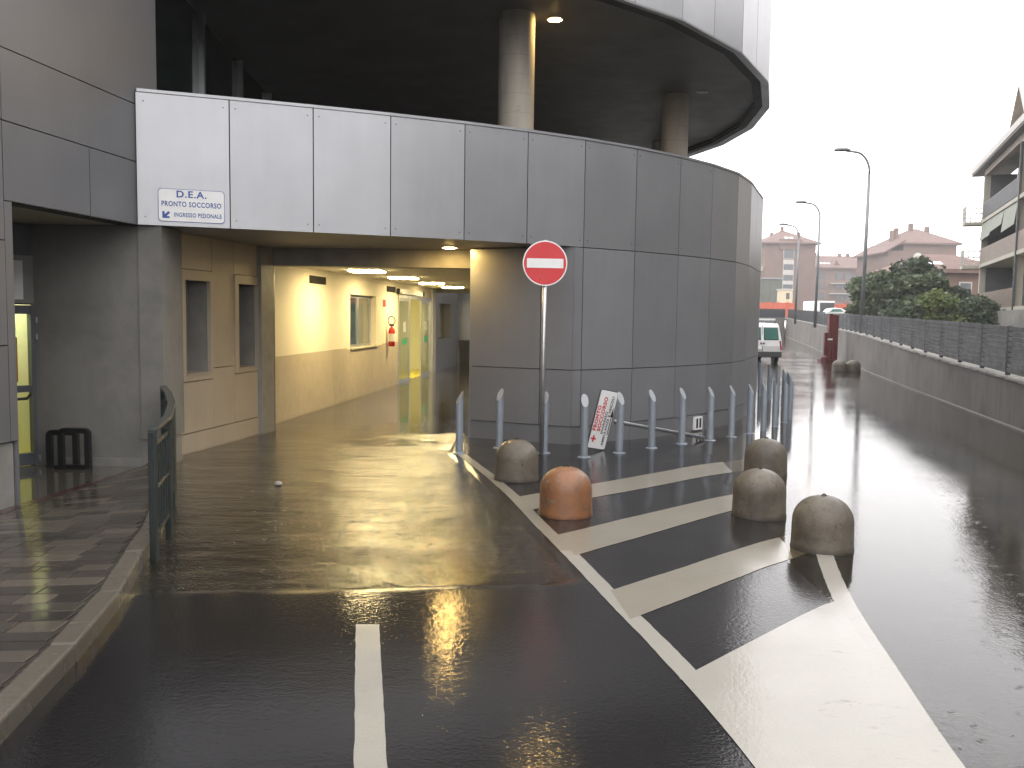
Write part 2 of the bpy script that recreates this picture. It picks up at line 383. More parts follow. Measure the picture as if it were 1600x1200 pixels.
def thing(name, loc, label, cat, group=None, kind=None):
    o = bpy.data.objects.new(name, None); C.objects.link(o); o.location = loc; WLOC[o.name] = tuple(loc)
    o.empty_display_size = .2
    return setp(o, label, cat, group, kind)
def copy_tree(o, parent=None, loc=None):
    c = o.copy(); C.objects.link(c)
    if parent is not None: c.parent = parent
    if loc is not None: c.location = loc
    WLOC[c.name] = tuple(c.location) if parent is None else WLOC[parent.name]
    for ch in o.children: copy_tree(ch, c)
    return c
def autosmooth(o, ang=35):
    me = o.data; me.polygons.foreach_set('use_smooth', [True] * len(me.polygons)); me.set_sharp_from_angle(angle=R(ang)); return o
def text(s, width, height, origin, xd, yd, mat, parent, name='lettering', bold=.0, align='L'):
    cu = bpy.data.curves.new('t', 'FONT'); cu.body = s; cu.size = 1; cu.space_character = 1.12; cu.offset = bold; cu.resolution_u = 4
    t = bpy.data.objects.new('t', cu); C.objects.link(t); bpy.context.view_layer.update()
    me = bpy.data.meshes.new_from_object(t.evaluated_get(bpy.context.evaluated_depsgraph_get()))
    bpy.data.objects.remove(t); bpy.data.curves.remove(cu)
    a = np.array([v.co[:] for v in me.vertices]); x0, y0 = a[:, 0].min(), a[:, 1].min()
    sx = width / (a[:, 0].max() - x0); sy = height / (a[:, 1].max() - y0)
    xd, yd, og = Vector(xd), Vector(yd), Vector(origin) - Vector(WLOC[parent.name])
    for v, p in zip(me.vertices, a): v.co = og + xd * ((p[0] - x0) * sx) + yd * ((p[1] - y0) * sy)
    me.materials.clear(); me.materials.append(m[mat]); me.name = name; me.update()
    return link(name, me, parent)
def holes_wall(g, p0, p1, z0, z1, t0, t1, holes):
    """wall along p0-p1 with rectangular openings (s0,s1,a,b)"""
    L = math.dist(p0, p1); at = lambda s: (p0[0] + (p1[0] - p0[0]) * s / L, p0[1] + (p1[1] - p0[1]) * s / L)
    cuts = sorted({0., L, *[h[0] for h in holes], *[h[1] for h in holes]})
    for a, b in zip(cuts[:-1], cuts[1:]):
        hs_ = sorted([(h[2], h[3]) for h in holes if h[0] <= a + 1e-6 and h[1] >= b - 1e-6]); z = z0
        for lo, hi in hs_:
            if lo > z + 1e-4: g.wall(at(a), at(b), z, lo, t0, t1)
            z = hi
        if z < z1 - 1e-4: g.wall(at(a), at(b), z, z1, t0, t1)
    return g

# ------------------------------------------------------------------ ground, water, sky air
KERB = [(-1.95, 1.6), (-2.10, 2.6), (-2.19, 3.68), (-2.31, 4.6), (-2.47, 5.5), (-2.72, 6.45), (-2.93, 7.3), (-3.32, 8.5), (-3.78, 9.6), (-4.20, 10.55)]
def interp(pts, y, ix=0, iy=1):
    if y <= pts[0][iy]: return pts[0][ix]
    for a, b in zip(pts[:-1], pts[1:]):
        if y <= b[iy]: return a[ix] + (b[ix] - a[ix]) * (y - a[iy]) / (b[iy] - a[iy])
    return pts[-1][ix]
def spline(pts, y):
    """Catmull-Rom x(y) through the points"""
    if y <= pts[0][1]: return pts[0][0]
    if y >= pts[-1][1]: return pts[-1][0]
    for i in range(len(pts) - 1):
        if y <= pts[i + 1][1]: break
    tang = lambda k: (pts[min(k + 1, len(pts) - 1)][0] - pts[max(k - 1, 0)][0]) / (pts[min(k + 1, len(pts) - 1)][1] - pts[max(k - 1, 0)][1])
    (x0, y0), (x1, y1) = pts[i], pts[i + 1]; h = y1 - y0; t = (y - y0) / h
    return (2*t**3 - 3*t*t + 1) * x0 + (t**3 - 2*t*t + t) * h * tang(i) + (3*t*t - 2*t**3) * x1 + (t**3 - t*t) * h * tang(i + 1)
def xk(y): return interp(KERB, y)
def xf(y): return -4.700 + (y - 8.373) * .13145
ILEFT = [(1.22, 1.8), (1.13, 2.6), (1.037, 3.64), (.883, 4.61), (.650, 5.77), (.420, 6.92), (.20, 7.95), (-.02, 9.06), (-.34, 10.4), (-.762, 11.94)]
IRIGHT = [(1.78, 1.8), (1.86, 2.6), (1.956, 3.64), (2.13, 4.72), (2.33, 5.85), (2.62, 7.05), (3.0, 8.4), (3.45, 9.96), (4.1, 12.0), (4.9, 14.3), (5.5, 16.2), (6.1, 18.5)]
def sm(a, b, x):
    t = min(1, max(0, (x - a) / (b - a))); return t * t * (3 - 2 * t)
def height(x, y):
    seam = 6.02 + .27 * (x + 1.0) * .55
    seam += .10 * noise.noise((x * 1.9, 4.2, 0)) + .05 * noise.noise((x * 6, 1.2, 0))
    near = 1 - sm(seam - .09, seam + .09, y)                       # asphalt seam across the lane
    fore = near * (1 - sm(1.10 + .05 * y, 1.95 + .09 * y, x))
    isl = (1 - sm(12.6, 15.0, y)) * sm(interp(ILEFT, y) - .25, interp(ILEFT, y), x) * (1 - sm(1.35 + .08 * y, 1.95 + .10 * y, x))
    d = max(fore, isl)
    nz = noise.noise((x * .55, y * .55, 3.1)) * .006 + noise.noise((x * 1.7, y * 1.7, 8.3)) * .004 + noise.noise((x * 4.5, y * 4.5, 1.3)) * .0010
    h = -.017 + .030 * d + nz * (1 - .5 * fore)
    return h + (.0 if y < 30 else -.01)
gr = G(); X0, X1, Y0, Y1 = -6.0, 12.0, .6, 33.0; nx, ny = 190, 330
xs = [X0 + (X1 - X0) * i / nx for i in range(nx + 1)]; ys = [Y0 + (Y1 - Y0) * (j / ny) ** 1.35 for j in range(ny + 1)]
def hh(x, y):
    e = min(x - X0, X1 - x, y - Y0, Y1 - y); return -.03 + (height(x, y) + .03) * sm(0, .6, e) if e < .6 else height(x, y)
vs = [(x, y, hh(x, y)) for y in ys for x in xs]
gr.add(vs, [(j * (nx + 1) + i, j * (nx + 1) + i + 1, (j + 1) * (nx + 1) + i + 1, (j + 1) * (nx + 1) + i) for j in range(ny) for i in range(nx)])
E_ = 420
def flat(x0, x1, y0, y1, z=-.03): gr.add([(x0, y0, z), (x1, y0, z), (x1, y1, z), (x0, y1, z)], [(0, 1, 2, 3)])
flat(-E_, X0, -E_, E_); flat(X1, E_, -E_, E_); flat(X0, X1, -E_, Y0); flat(X0, X1, Y1, E_)
road = obj('road', gr, 'asphalt', smooth=True, kind='structure')
wt = G(); wt.add([(-5.2, 1.0, 0), (45, 1.0, 0), (45, 118, 0), (-5.2, 118, 0)], [(0, 1, 2, 3)])
obj('water', wt, 'water', kind='structure')

def strip(pl, pr, name, n=40, zoff=.0032, low=-1, mat='paint'):
    """painted band between two polylines sampled by the same parameter, draped on the road"""
    g = G(); vs = []
    k = 6
    for i in range(n + 1):
        t = i / n
        a, b = pl(t), pr(t)
        dx, dy = b[0] - a[0], b[1] - a[1]; L = math.hypot(dx, dy) or 1; j0, j1 = (rnd() - .5) * .005 / L, (rnd() - .5) * .005 / L
        a, b = (a[0] + dx * j0, a[1] + dy * j0), (b[0] + dx * j1, b[1] + dy * j1)
        for j in range(k + 1):
            x = a[0] + (b[0] - a[0]) * j / k; y = a[1] + (b[1] - a[1]) * j / k
            vs.append((x, y, max(height(x, y), low) + zoff))
    g.add(vs, [(i * (k + 1) + j, i * (k + 1) + j + 1, (i + 1) * (k + 1) + j + 1, (i + 1) * (k + 1) + j) for i in range(n) for j in range(k)])
    return obj(name, g, mat, road)
lin = lambda p, q: (lambda t: (p[0] + (q[0] - p[0]) * t, p[1] + (q[1] - p[1]) * t))
def along(pts, y0, y1, dx=0.): return lambda t: (spline(pts, y0 + (y1 - y0) * t) + dx, y0 + (y1 - y0) * t)
strip(along(ILEFT, 4.50, 7.0), along(ILEFT, 4.50, 7.0, .125), 'edge_line', 40)
strip(along(ILEFT, 7.0, 11.94), along(ILEFT, 7.0, 11.94, .125), 'edge_line', 60, mat='paint_shaded')
strip(along(IRIGHT, 5.85, 7.4, -.135), along(IRIGHT, 5.85, 7.4), 'edge_line', 30, low=-.001)
strip(along(IRIGHT, 7.4, 18.5, -.135), along(IRIGHT, 7.4, 18.5), 'edge_line', 90)
strip(lin((.03, 9.03), (3.30, 12.05)), lin((.14, 8.41), (2.98, 11.05)), 'hatch_stripe', 60, .0034, mat='paint_shaded')
strip(lin((.40, 7.50), (2.75, 9.76)), lin((.52, 6.86), (2.55, 8.95)), 'hatch_stripe', 60, .0034, mat='paint_shaded')
strip(lin((.70, 5.98), (2.60, 7.84)), lin((.76, 5.40), (2.45, 7.12)), 'hatch_stripe', 60, .0034, mat='paint_shaded')
g = G(); vs = []                                                    # the filled nose of the island
nn, k = 50, 14
for i in range(nn + 1):
    y = 1.8 + 4.06 * i / nn
    a = spline(ILEFT, y) + .126 * sm(4.55, 4.65, y); b = spline(IRIGHT, y)
    ytop = lambda x: 4.60 + (x - 1.0) * 1.055
    for j in range(k + 1):
        x = a + (b - a) * j / k; yy = min(y, ytop(x)); vs.append((x, yy, max(height(x, yy), -.001) + .0046))
g.add(vs, [(i * (k + 1) + j, i * (k + 1) + j + 1, (i + 1) * (k + 1) + j + 1, (i + 1) * (k + 1) + j) for i in range(nn) for j in range(k)])
obj('island_nose', g, 'paint', road)
strip(lin((-.335, 1.8), (-.926, 5.235)), lin((-.200, 1.8), (-.785, 5.24)), 'lane_line', 40)

# retaining wall course (plan) and its coping / fence heights
WALL = [(5.9, -2.0), (6.7, 4.0), (7.7, 9.5), (8.884, 15.24), (9.675, 18.48), (10.79, 23.24), (13.66, 34.9), (18.2, 52.0), (23.4, 72.0), (29.4, 95.5)]
COP = [(.78, -2), (.80, 6.), (.868, 15.4), (.975, 20.9), (1.355, 35.3), (1.978, 95.5)]
FTOP = [(1.66, -2), (1.70, 6), (1.80, 15.5), (1.892, 21.), (2.093, 35.5), (2.933, 95.5)]
zc = lambda y: interp(COP, y); zt = lambda y: interp(FTOP, y)
def wall_at(y): return (interp(WALL, y), y)
# upper ground behind it
tg = G(); cols = [.25, 4, 12, 30, 90, 360]; yy = [-30, -2, 6, 15, 25, 35, 50, 70, 95.6]
tv = []
for y in yy:
    for c_ in cols: tv.append((min(wall_at(max(y, -2))[0] + c_, 410), y, zc(y) - .12 + .012 * min(c_, 30)))
tg.add(tv, [(j * 6 + i, j * 6 + i + 1, (j + 1) * 6 + i + 1, (j + 1) * 6 + i) for j in range(len(yy) - 1) for i in range(5)])
tg.add([(-200, 95.9, 1.8), (29.65, 95.9, 1.85), (59.4, 95.9, 2.2), (410, 95.9, 2.2), (410, 410, 2.2), (-200, 410, 2.2)], [(0, 1, 2, 3, 4, 5)])
tg.add([(29.65, 95.6, 1.858), (33.4, 95.6, 1.906), (41.4, 95.6, 2.0), (59.4, 95.6, 2.2), (410, 95.6, 2.2), (410, 95.9, 2.2), (59.4, 95.9, 2.2), (29.65, 95.9, 1.85)], [(0, 1, 2, 3, 4, 5, 6, 7)])
obj('terrain', tg, 'earth', kind='structure')

# ------------------------------------------------------------------ pavement with kerb and pavers
pav_z = lambda x, y: .012 + .108 * min(1, max(0, (x - xf(y)) / (xk(y) - .13 - xf(y)))) if xk(y) - .13 - xf(y) > .02 else .012
bed = G(); ys_ = [1.6 + .25 * i for i in range(36)]
bv = []
for y in ys_:
    for t in (0, .25, .5, .75, 1): 
        x = xf(y) - .3 + (xk(y) - .14 - xf(y) + .3) * t; bv.append((x, y, pav_z(x, y) - .012))
bed.add(bv, [(j * 5 + i, j * 5 + i + 1, (j + 1) * 5 + i + 1, (j + 1) * 5 + i) for j in range(len(ys_) - 1) for i in range(4)])
pavement = obj('pavement', bed, 'mortar', kind='structure')
for a, b in zip([KERB[0]] + KERB[1:-1], KERB[1:]):                   # kerb stones, about a metre each
    for q in (0, 1):
        s0, s1 = (0, .5) if q == 0 else (.5, 1)
        p0 = (a[0] + (b[0] - a[0]) * s0, a[1] + (b[1] - a[1]) * s0); p1 = (a[0] + (b[0] - a[0]) * s1, a[1] + (b[1] - a[1]) * s1)
        if math.dist(a, b) < 1.25 and q == 1: continue
        if math.dist(a, b) < 1.25: p1 = b
        d = Vector((p1[0] - p0[0], p1[1] - p0[1])).normalized() * .004
        j = (rnd() - .5) * .006
        ks = G().wall((p0[0] + d.x, p0[1] + d.y), (p1[0] - d.x, p1[1] - d.y), -.05, .12 + j, -.135, j)
        obj('kerb_stone', ks, 'kerb', pavement, bevel=.014)
rows, y = [], 1.7
while y < 10.3:
    hrow = random.choice([.135, .16, .18, .135]); rows.append((y, hrow)); y += hrow
pv = []
for (y, hrow) in rows:
    y1 = y + hrow; xa = max(xf(y), xf(y1)) + .10; xb = min(xk(y), xk(y1)) - .145
    x = xb
    while x > xa + .03:
        w = min(random.choice([.22, .28, .34, .40]), x - xa)
        if x - w - xa < .08: w = x - xa
        pv.append((x - w, x, y, y1)); x -= w
vis = [q for q in pv if (q[1] > -.585 * q[3] - .1) and q[2] > 3.3]
vis.sort(key=lambda q: q[2]); single = set(vis[:290]); rest = G()
def paver(g, q, gap=.0045):
    x0, x1, y0, y1 = q; sl = .10 * (y1 - y0)                      # rows run a little askew
    dz = (rnd() - .5) * .004; s = []
    for (a, b) in ((x0 + gap, y0 + gap), (x1 - gap, y0 + gap), (x1 - gap, y1 - gap), (x0 + gap, y1 - gap)):
        s.append((a, b, pav_z(a, b) + dz))
    return g.hexa([(a, b, c_ - .05) for a, b, c_ in s] + s)
for q in pv:
    if q in single: obj('paver', paver(G(), q), 'paver', pavement, bevel=.004, seg=1)
    else: paver(rest, q)
obj('pavers', rest, 'paver', pavement, kind='stuff')

# ------------------------------------------------------------------ hospital building
HB = thing('hospital_building', (0, 14, 0), 'curved silver clad hospital building with a raised drum over the lit passage', 'building')
O = [(-4.395, 10.477), (-3.435, 10.826), (-2.508, 11.181), (-1.599, 11.559), (-.671, 11.992), (.178, 12.445), (1.011, 12.961), (1.839, 13.566), (2.630, 14.263), (3.300, 14.981), (3.948, 15.849), (4.45, 16.87), (4.875, 18.0)]
cc, rr_ = (-6.361, 22.91), 12.25
a0 = math.atan2(O[-1][1] - cc[1], O[-1][0] - cc[0]); r00 = math.hypot(O[-1][1] - cc[1], O[-1][0] - cc[0])
for i in range(1, 12):
    a = a0 + i * .086; r_ = r00 + (rr_ - r00) * min(1, i / 8); O.append((cc[0] + r_ * math.cos(a), cc[1] + r_ * math.sin(a)))
def inset(pts, d):
    out = []
    for i, p in enumerate(pts):
        a = pts[max(i - 1, 0)]; b = pts[min(i + 1, len(pts) - 1)]
        t = Vector((b[0] - a[0], b[1] - a[1])).normalized(); n = Vector((t.y, -t.x)); out.append((p[0] - n.x * d, p[1] - n.y * d))
    return out
def panel(p0, p1, z0, z1, mat, parent=HB, gap=.0065, th=.04, name='cladding_panel', proud=0., zg=.006):
    d = Vector((p1[0] - p0[0], p1[1] - p0[1])); L = d.length; d.normalize(); n = Vector((d.y, -d.x))
    q = []
    j = [(rnd() - .5) * .003 for _ in range(4)]
    c0 = (p0[0] + d.x * gap, p0[1] + d.y * gap); c1 = (p1[0] - d.x * gap, p1[1] - d.y * gap)
    za, zb = z0 + zg, z1 - zg
    f = lambda c_, z, o: (c_[0] + n.x * o, c_[1] + n.y * o, z)
    g = G().hexa([f(c0, za, proud + j[0]), f(c1, za, proud + j[1]), f(c1, za, proud - th), f(c0, za, proud - th),
                  f(c0, zb, proud + j[3]), f(c1, zb, proud + j[2]), f(c1, zb, proud - th), f(c0, zb, proud - th)])
    return obj(name, g, mat, parent)
ZS, ZF = 2.89, 4.42
for a, b in zip(O[:-1], O[1:]): panel(a, b, ZS, ZF, 'panel')
IN = inset(O, .045); IN2 = inset(O, .22)
g = G()
for i in range(len(O) - 1):
    g.hexa([(*IN[i], ZS + .02), (*IN[i + 1], ZS + .02), (*IN2[i + 1], ZS + .02), (*IN2[i], ZS + .02), (*IN[i], ZF - .03), (*IN[i + 1], ZF - .03), (*IN2[i + 1], ZF - .03), (*IN2[i], ZF - .03)])
obj('fascia_backing', g, 'backing', HB)
OUT = inset(O, -.012); g = G()
for i in range(len(O) - 1):
    g.hexa([(*OUT[i], ZF), (*OUT[i + 1], ZF), (*IN2[i + 1], ZF), (*IN2[i], ZF), (*OUT[i], ZF + .035), (*OUT[i + 1], ZF + .035), (*IN2[i + 1], ZF + .035), (*IN2[i], ZF + .035)])
obj('parapet_cap', g, 'panel', HB)
d = Vector((O[1][0] - O[0][0], O[1][1] - O[0][1])).normalized()
panel((O[0][0] - d.y * .26 - .012, O[0][1] + d.x * .26), (O[0][0] - .012, O[0][1]), ZS, ZF, 'panel', name='fascia_return', gap=0)
g = G()                                                             # screw heads near the panel corners
for a, b in zip(O[:9], O[1:10]):
    d = Vector((b[0] - a[0], b[1] - a[1])).normalized(); n = Vector((d.y, -d.x))
    for s in (.07, math.dist(a, b) - .07):
        for z in (ZF - .10, ZS + .10):
            c_ = (a[0] + d.x * s + n.x * .002, a[1] + d.y * s + n.y * .002, z)
            g.obox(c_, d * .007 if False else (d.x * .007, d.y * .007, 0), (n.x * .003, n.y * .003, 0), (0, 0, .007))
obj('screw_heads', g, 'screw', HB, kind='stuff')
# lower curved wall (right block)
BA, BB = (-.66, 13.57), (.87, 12.85)
JM = (.407, 13.068)
face = [(BA, JM), (JM, BB), (BB, O[6])] + list(zip(O[6:-1], O[7:]))
for a, b in face:
    panel(a, b, 1.108, ZS, 'panel_block'); panel(a, b, .275, 1.108, 'panel_block'); 
    panel(a, b, -.1, .275, 'panel_block', proud=-.012, gap=.003, name='plinth_panel')
blk = [BA, JM, BB] + O[6:]
bi = inset(blk, .05)
core = bi + [(2.2, 31.2), (1.16, 31.2), (-.62, 13.75)]
obj('block_core', G().prism(core, -.1, ZS - .01), 'backing', HB)
# lane-side wall of the block, seen from inside the passage
cd = Vector((.1035, .9946))
panel((1.05, 30.1), (-.66, 13.60), -.1, 2.70, 'panel_block', gap=0, name='passage_side_wall')
vg = thing('wall_vent', (3.11, 14.77, .1), 'small white vent with two dark slots low on the curved grey wall', 'vent')
d = Vector((O[9][0] - O[8][0], O[9][1] - O[8][1])).normalized(); n = Vector((d.y, -d.x)); vc = Vector((3.11, 14.775)) 
obj('vent_frame', G().obox((vc.x + n.x * .02, vc.y + n.y * .02, .135), (d.x * .12, d.y * .12, 0), (n.x * .02, n.y * .02, 0), (0, 0, .11)), 'sign_white', vg)
for s in (-.05, .05): obj('vent_slot', G().obox((vc.x + d.x * s + n.x * .041, vc.y + d.y * s + n.y * .041, .135), (d.x * .028, d.y * .028, 0), (n.x * .003, n.y * .003, 0), (0, 0, .08)), 'hole', vg)
# canopy soffit, lintel, jamb post
obj('canopy_soffit', G().prism(inset(O, .06)[:7] + [(1.0, 14.02), (-4.3, 14.02), (-4.9, 11.2), (-4.46, 10.56)], 2.905, 2.99), 'soffit', HB)
obj('lintel_beam', G().box(-4.10, -.60, 14.05, 14.35, 2.625, 3.0), 'plinth', HB)
obj('jamb_post', G().hexa([(-3.99, 13.68, -.1), (-3.875, 13.68, -.1), (-3.80, 14.12, -.1), (-3.97, 14.12, -.1), (-3.99, 13.68, 2.904), (-3.875, 13.68, 2.904), (-3.80, 14.12, 2.904), (-3.97, 14.12, 2.904)]), 'plinth', HB)
obj('door_track', G().box(-3.835, -3.80, 14.13, 14.17, -.1, 2.62), 'dark_metal', HB)
# terrace floor and dark drum
drum = [(x, y) for x, y in inset(O, .2)] + [(-2, 36), (-12, 36), (-12, 11.6), (-4.6, 11.4)]
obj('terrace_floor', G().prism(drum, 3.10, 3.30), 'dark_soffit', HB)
UC, UR = (-5.393, 22.352), 11.27
st_ = 2.2 / UR; pa = math.atan2(14.40 - UC[1], 2.65 - UC[0])
UV = [(UC[0] + UR * math.cos(pa + st_ * i), UC[1] + UR * math.sin(pa + st_ * i)) for i in range(-5, 13)]
UP = [UV[0]]                                                        # straight facets of two panels each
for a, b in zip(UV[:-1], UV[1:]): UP += [((a[0] + b[0]) / 2, (a[1] + b[1]) / 2), b]
for a, b in zip(UP[:-1], UP[1:]):
    panel(a, b, 6.60, 8.7, 'panel', name='upper_panel'); 
    if b[1] < 26: panel(a, b, 8.7, 10.8, 'panel', name='upper_panel')
uin = inset(UP, .05); uin2 = inset(UP, .34); uin3 = inset(UP, .42)
g = G(); g2 = G()
for i in range(len(UP) - 1):
    g.hexa([(*uin[i], 6.62), (*uin[i + 1], 6.62), (*uin2[i + 1], 6.62), (*uin2[i], 6.62), (*uin[i], 10.7), (*uin[i + 1], 10.7), (*uin2[i + 1], 10.7), (*uin2[i], 10.7)])
    g2.hexa([(*UP[i], 6.585), (*UP[i + 1], 6.585), (*uin2[i + 1], 6.66), (*uin2[i], 6.66), (*UP[i], 6.598), (*UP[i + 1], 6.598), (*uin2[i + 1], 6.70), (*uin2[i], 6.70)])
obj('upper_backing', g, 'backing', HB)
obj('soffit_edge', g2, 'bevel', HB)
udisc = [p for p in inset(UP, .30)] + [(-16, 30), (-16, 11.2)]
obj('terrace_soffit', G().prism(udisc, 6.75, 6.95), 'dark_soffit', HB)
obj('unseen_roof_slab', G().prism(udisc, 10.4, 10.6), 'bevel', HB)  # unseen roof slab, put here to block sky light
obj('terrace_light_stop', G().box(-6.0, 3.0, 31.0, 31.2, 3.3, 6.75), 'dark_soffit', HB)  # unseen wall, added to keep rear light off the terrace soffit
for (x, y) in [(0.0, 14.78), (3.51, 19.91), (4.1, 25.2)]:
    obj('column', G().lathe([(.295, 3.3), (.295, 6.75)], (x, y, 0), 32), 'column', HB, smooth=False)
for o in list(HB.children):
    if o.name.startswith(('column',)): autosmooth(o)
# glazed wall at the back of the terrace, left
GW = [(-5.05, 12.3), (-5.232, 14.95), (-5.425, 17.64), (-5.544, 20.13), (-5.7, 22.7), (-5.83, 25.3), (-5.95, 28), (-6.0, 31)]
GW = [(-4.93, 10.98)] + GW
for a, b in zip(GW[:-1], GW[1:]):
    gp = G().wall(b, a, 3.3, 6.74, -.02, .0); 
    gp = G().wall(a, b, 3.3, 6.74, -.02, 0)
    obj('window_pane', gp, 'dark_glass', HB)
for (x, y) in GW[1:]: obj('mullion', G().box(x - .03, x + .10, y - .035, y + .035, 3.3, 6.745), 'mullion', HB)

# ---- left block: facade over and beside the door alcove
def fp(y): return (xf(y), y)
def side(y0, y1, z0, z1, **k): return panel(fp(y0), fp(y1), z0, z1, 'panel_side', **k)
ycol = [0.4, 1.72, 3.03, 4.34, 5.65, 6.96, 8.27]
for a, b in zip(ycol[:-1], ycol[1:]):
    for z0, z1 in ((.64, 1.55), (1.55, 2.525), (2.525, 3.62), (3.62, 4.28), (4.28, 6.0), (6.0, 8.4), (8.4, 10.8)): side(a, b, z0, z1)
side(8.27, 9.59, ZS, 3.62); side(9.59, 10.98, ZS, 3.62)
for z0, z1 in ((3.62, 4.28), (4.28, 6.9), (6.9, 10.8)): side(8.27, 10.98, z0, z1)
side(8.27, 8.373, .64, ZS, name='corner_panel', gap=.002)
obj('side_backing', G().wall(fp(.4), fp(8.36), -.1, ZS, -.30, -.045).wall(fp(.4), fp(10.97), ZS, 10.8, -.25, -.045), 'backing', HB)
obj('side_plinth', G().wall(fp(.4), fp(8.34), -.1, .63, -.044, -.035), 'plinth', HB)
obj('corner_return', G().box(xf(8.373) - .33, xf(8.373) - .006, 8.365, 8.385, -.1, ZS), 'panel_side', HB)
obj('block_roof', G().box(-14, -4.62, .4, 10.9, 10.6, 10.8), 'bevel', HB)
# alcove: ceiling, back wall, pier
obj('alcove_soffit', G().prism([(-7.2, 8.38), (-4.75, 8.38), (-4.46, 10.56), (-7.2, 10.7)], ZS + .004, ZS + .09), 'soffit', HB)
obj('alcove_back_wall', G().box(-5.75, -4.45, 10.60, 10.9, -.1, ZS), 'stucco', HB)
obj('pier_panel', G().box(-4.45, -4.175, 10.57, 11.22, .345, ZS), 'stucco', HB)
obj('pier_base', G().box(-4.45, -4.20, 10.60, 11.2, -.1, .344), 'plinth', HB)
obj('skirting', G().box(-5.45, -4.452, 10.582, 10.599, 0, .11), 'plinth', HB)
obj('alcove_floor', G().prism([(-7.2, 8.2), (xf(8.2) - .05, 8.2), (xf(10.5) - .05, 10.56), (-5.70, 10.7), (-7.2, 9.0)], -.08, .011), 'tile_floor', HB)
obj('threshold_strip', G().prism([(xf(8.0) - .05, 8.0), (xf(8.0) + .095, 8.0), (xf(10.5) + .095, 10.5), (xf(10.5) - .05, 10.5)], -.05, .016), 'red_strip', pavement)
# door wall: runs from the corner towards the street
DA, DB = (-5.70, 10.68), (-6.68, 9.248)
dl = math.dist(DA, DB); du = Vector(((DB[0] - DA[0]) / dl, (DB[1] - DA[1]) / dl)); dn = Vector((-du.y, du.x))   # dn points into the alcove
if dn.x < 0: dn = -dn
def dpt(s, t): return (DA[0] + du.x * s + dn.x * t, DA[1] + du.y * s + dn.y * t)
def dbox(s0, s1, z0, z1, t0, t1):
    q = [dpt(s0, t0), dpt(s0, t1), dpt(s1, t1), dpt(s1, t0)]
    if (q[1][0] - q[0][0]) * (q[2][1] - q[1][1]) - (q[1][1] - q[0][1]) * (q[2][0] - q[1][0]) < 0: q.reverse()
    return G().hexa([(*a, z0) for a in q] + [(*a, z1) for a in q])
obj('door_wall', dbox(-.02, dl, 1.94, ZS, -.1, .0), 'frame_grey', HB)
obj('transom_panel', dbox(.012, .9, 1.96, 2.52, .0, .03), 'plinth', HB)
AD = obj('entrance_door', dbox(.0, .12, .0, 1.935, -.06, .03), 'frame_grey', HB)
for (s0, s1, z0, z1) in ((.12, .9, 1.83, 1.935), (.12, .9, .90, .98), (.12, .9, .02, .165), (.86, .95, .0, 1.935)):
    obj('door_rail', dbox(s0, s1, z0, z1, -.045, .02), 'frame_grey', AD)
obj('door_pane', dbox(.12, .86, .165, 1.83, -.02, -.012), 'glass', AD)
obj('push_bar', G().tube([(*dpt(.15, .03), .87), (*dpt(.22, .09), .83), (*dpt(.5, .10), .83), (*dpt(.8, .10), .83)], .018, 8), 'black_plastic', AD)
for z in (1.76, 1.565, .10): obj('hinge', dbox(.03, .075, z - .035, z + .035, .03, .06), 'steel', AD)
PS = thing('door_sign', (*dpt(.35, .03), 2.2), 'pale plate above the yellow lit glass door in the alcove', 'sign')
obj('plate', dbox(.205, .75, 2.0, 2.455, .032, .045), 'sign_white', PS)
PO = thing('poster', (*dpt(.4, -.03), 1.3), 'orange poster hanging behind the glass of the yellow lit door', 'poster')
obj('sheet', dbox(.255, .6, 1.02, 1.555, -.035, -.03), 'orange_poster', PO)
NO = thing('paper_notice', (*dpt(.4, -.03), 1.7), 'small white notice stuck on the door glass above the orange poster', 'notice')
obj('sheet', dbox(.27, .45, 1.60, 1.76, -.035, -.03), 'sign_white', NO)
obj('print', dbox(.29, .33, 1.63, 1.73, -.0295, -.028), 'sign_blue', NO)
# lit hallway behind that door
obj('hallway_walls', dbox(.02, .05, 0, 2.5, -1.4, -.11).add(dbox(-.02, 1.6, 0, 2.5, -1.5, -1.4).v, dbox(0, 1, 0, 1, 0, 1).f), 'yellow_wall', HB)
obj('hallway_floor', dbox(.02, 1.6, -.05, .012, -1.4, -.062), 'yellow_floor', HB)
obj('hallway_ceiling', dbox(-.02, 1.6, 2.5, 2.6, -1.5, -.1), 'ceiling', HB)
hl = thing('ceiling_lamp', (*dpt(.5, -.7), 2.49), 'lamp glowing yellow on the hallway ceiling behind the alcove door', 'lamp')
obj('diffuser', dbox(.2, .8, 2.45, 2.495, -1.0, -.4), 'lobbylamp', hl)

# ---- beige niche wall under the canopy
TA, TB = (-4.385, 11.25), (-3.94, 13.68); TL = math.dist(TA, TB)
def tp(s): return (TA[0] + (TB[0] - TA[0]) * s / TL, TA[1] + (TB[1] - TA[1]) * s / TL)
H1, H2 = (.41, 1.04, 1.038, 2.30), (1.85, TL - .02, 1.04, 2.30)
obj('niche_wall_core', holes_wall(G(), TA, TB, -.1, 2.904, -.36, -.045, [H1, H2]), 'backing', HB)
for s0, s1, z0, z1 in ((.0, .29, 1.10, 2.904), (.0, .29, .262, 1.10), (.29, 1.115, 2.44, 2.904), (.29, 1.115, .262, .955), (1.115, 1.745, 1.10, 2.904),
                       (1.115, 1.745, .262, 1.10), (1.745, TL, 2.43, 2.904), (1.745, TL, .262, .985)):
    panel(tp(s0), tp(s1), z0, z1, 'tan', gap=.005)
panel(tp(0), tp(TL), -.1, .262, 'tan', gap=.002, proud=.008, name='niche_plinth')
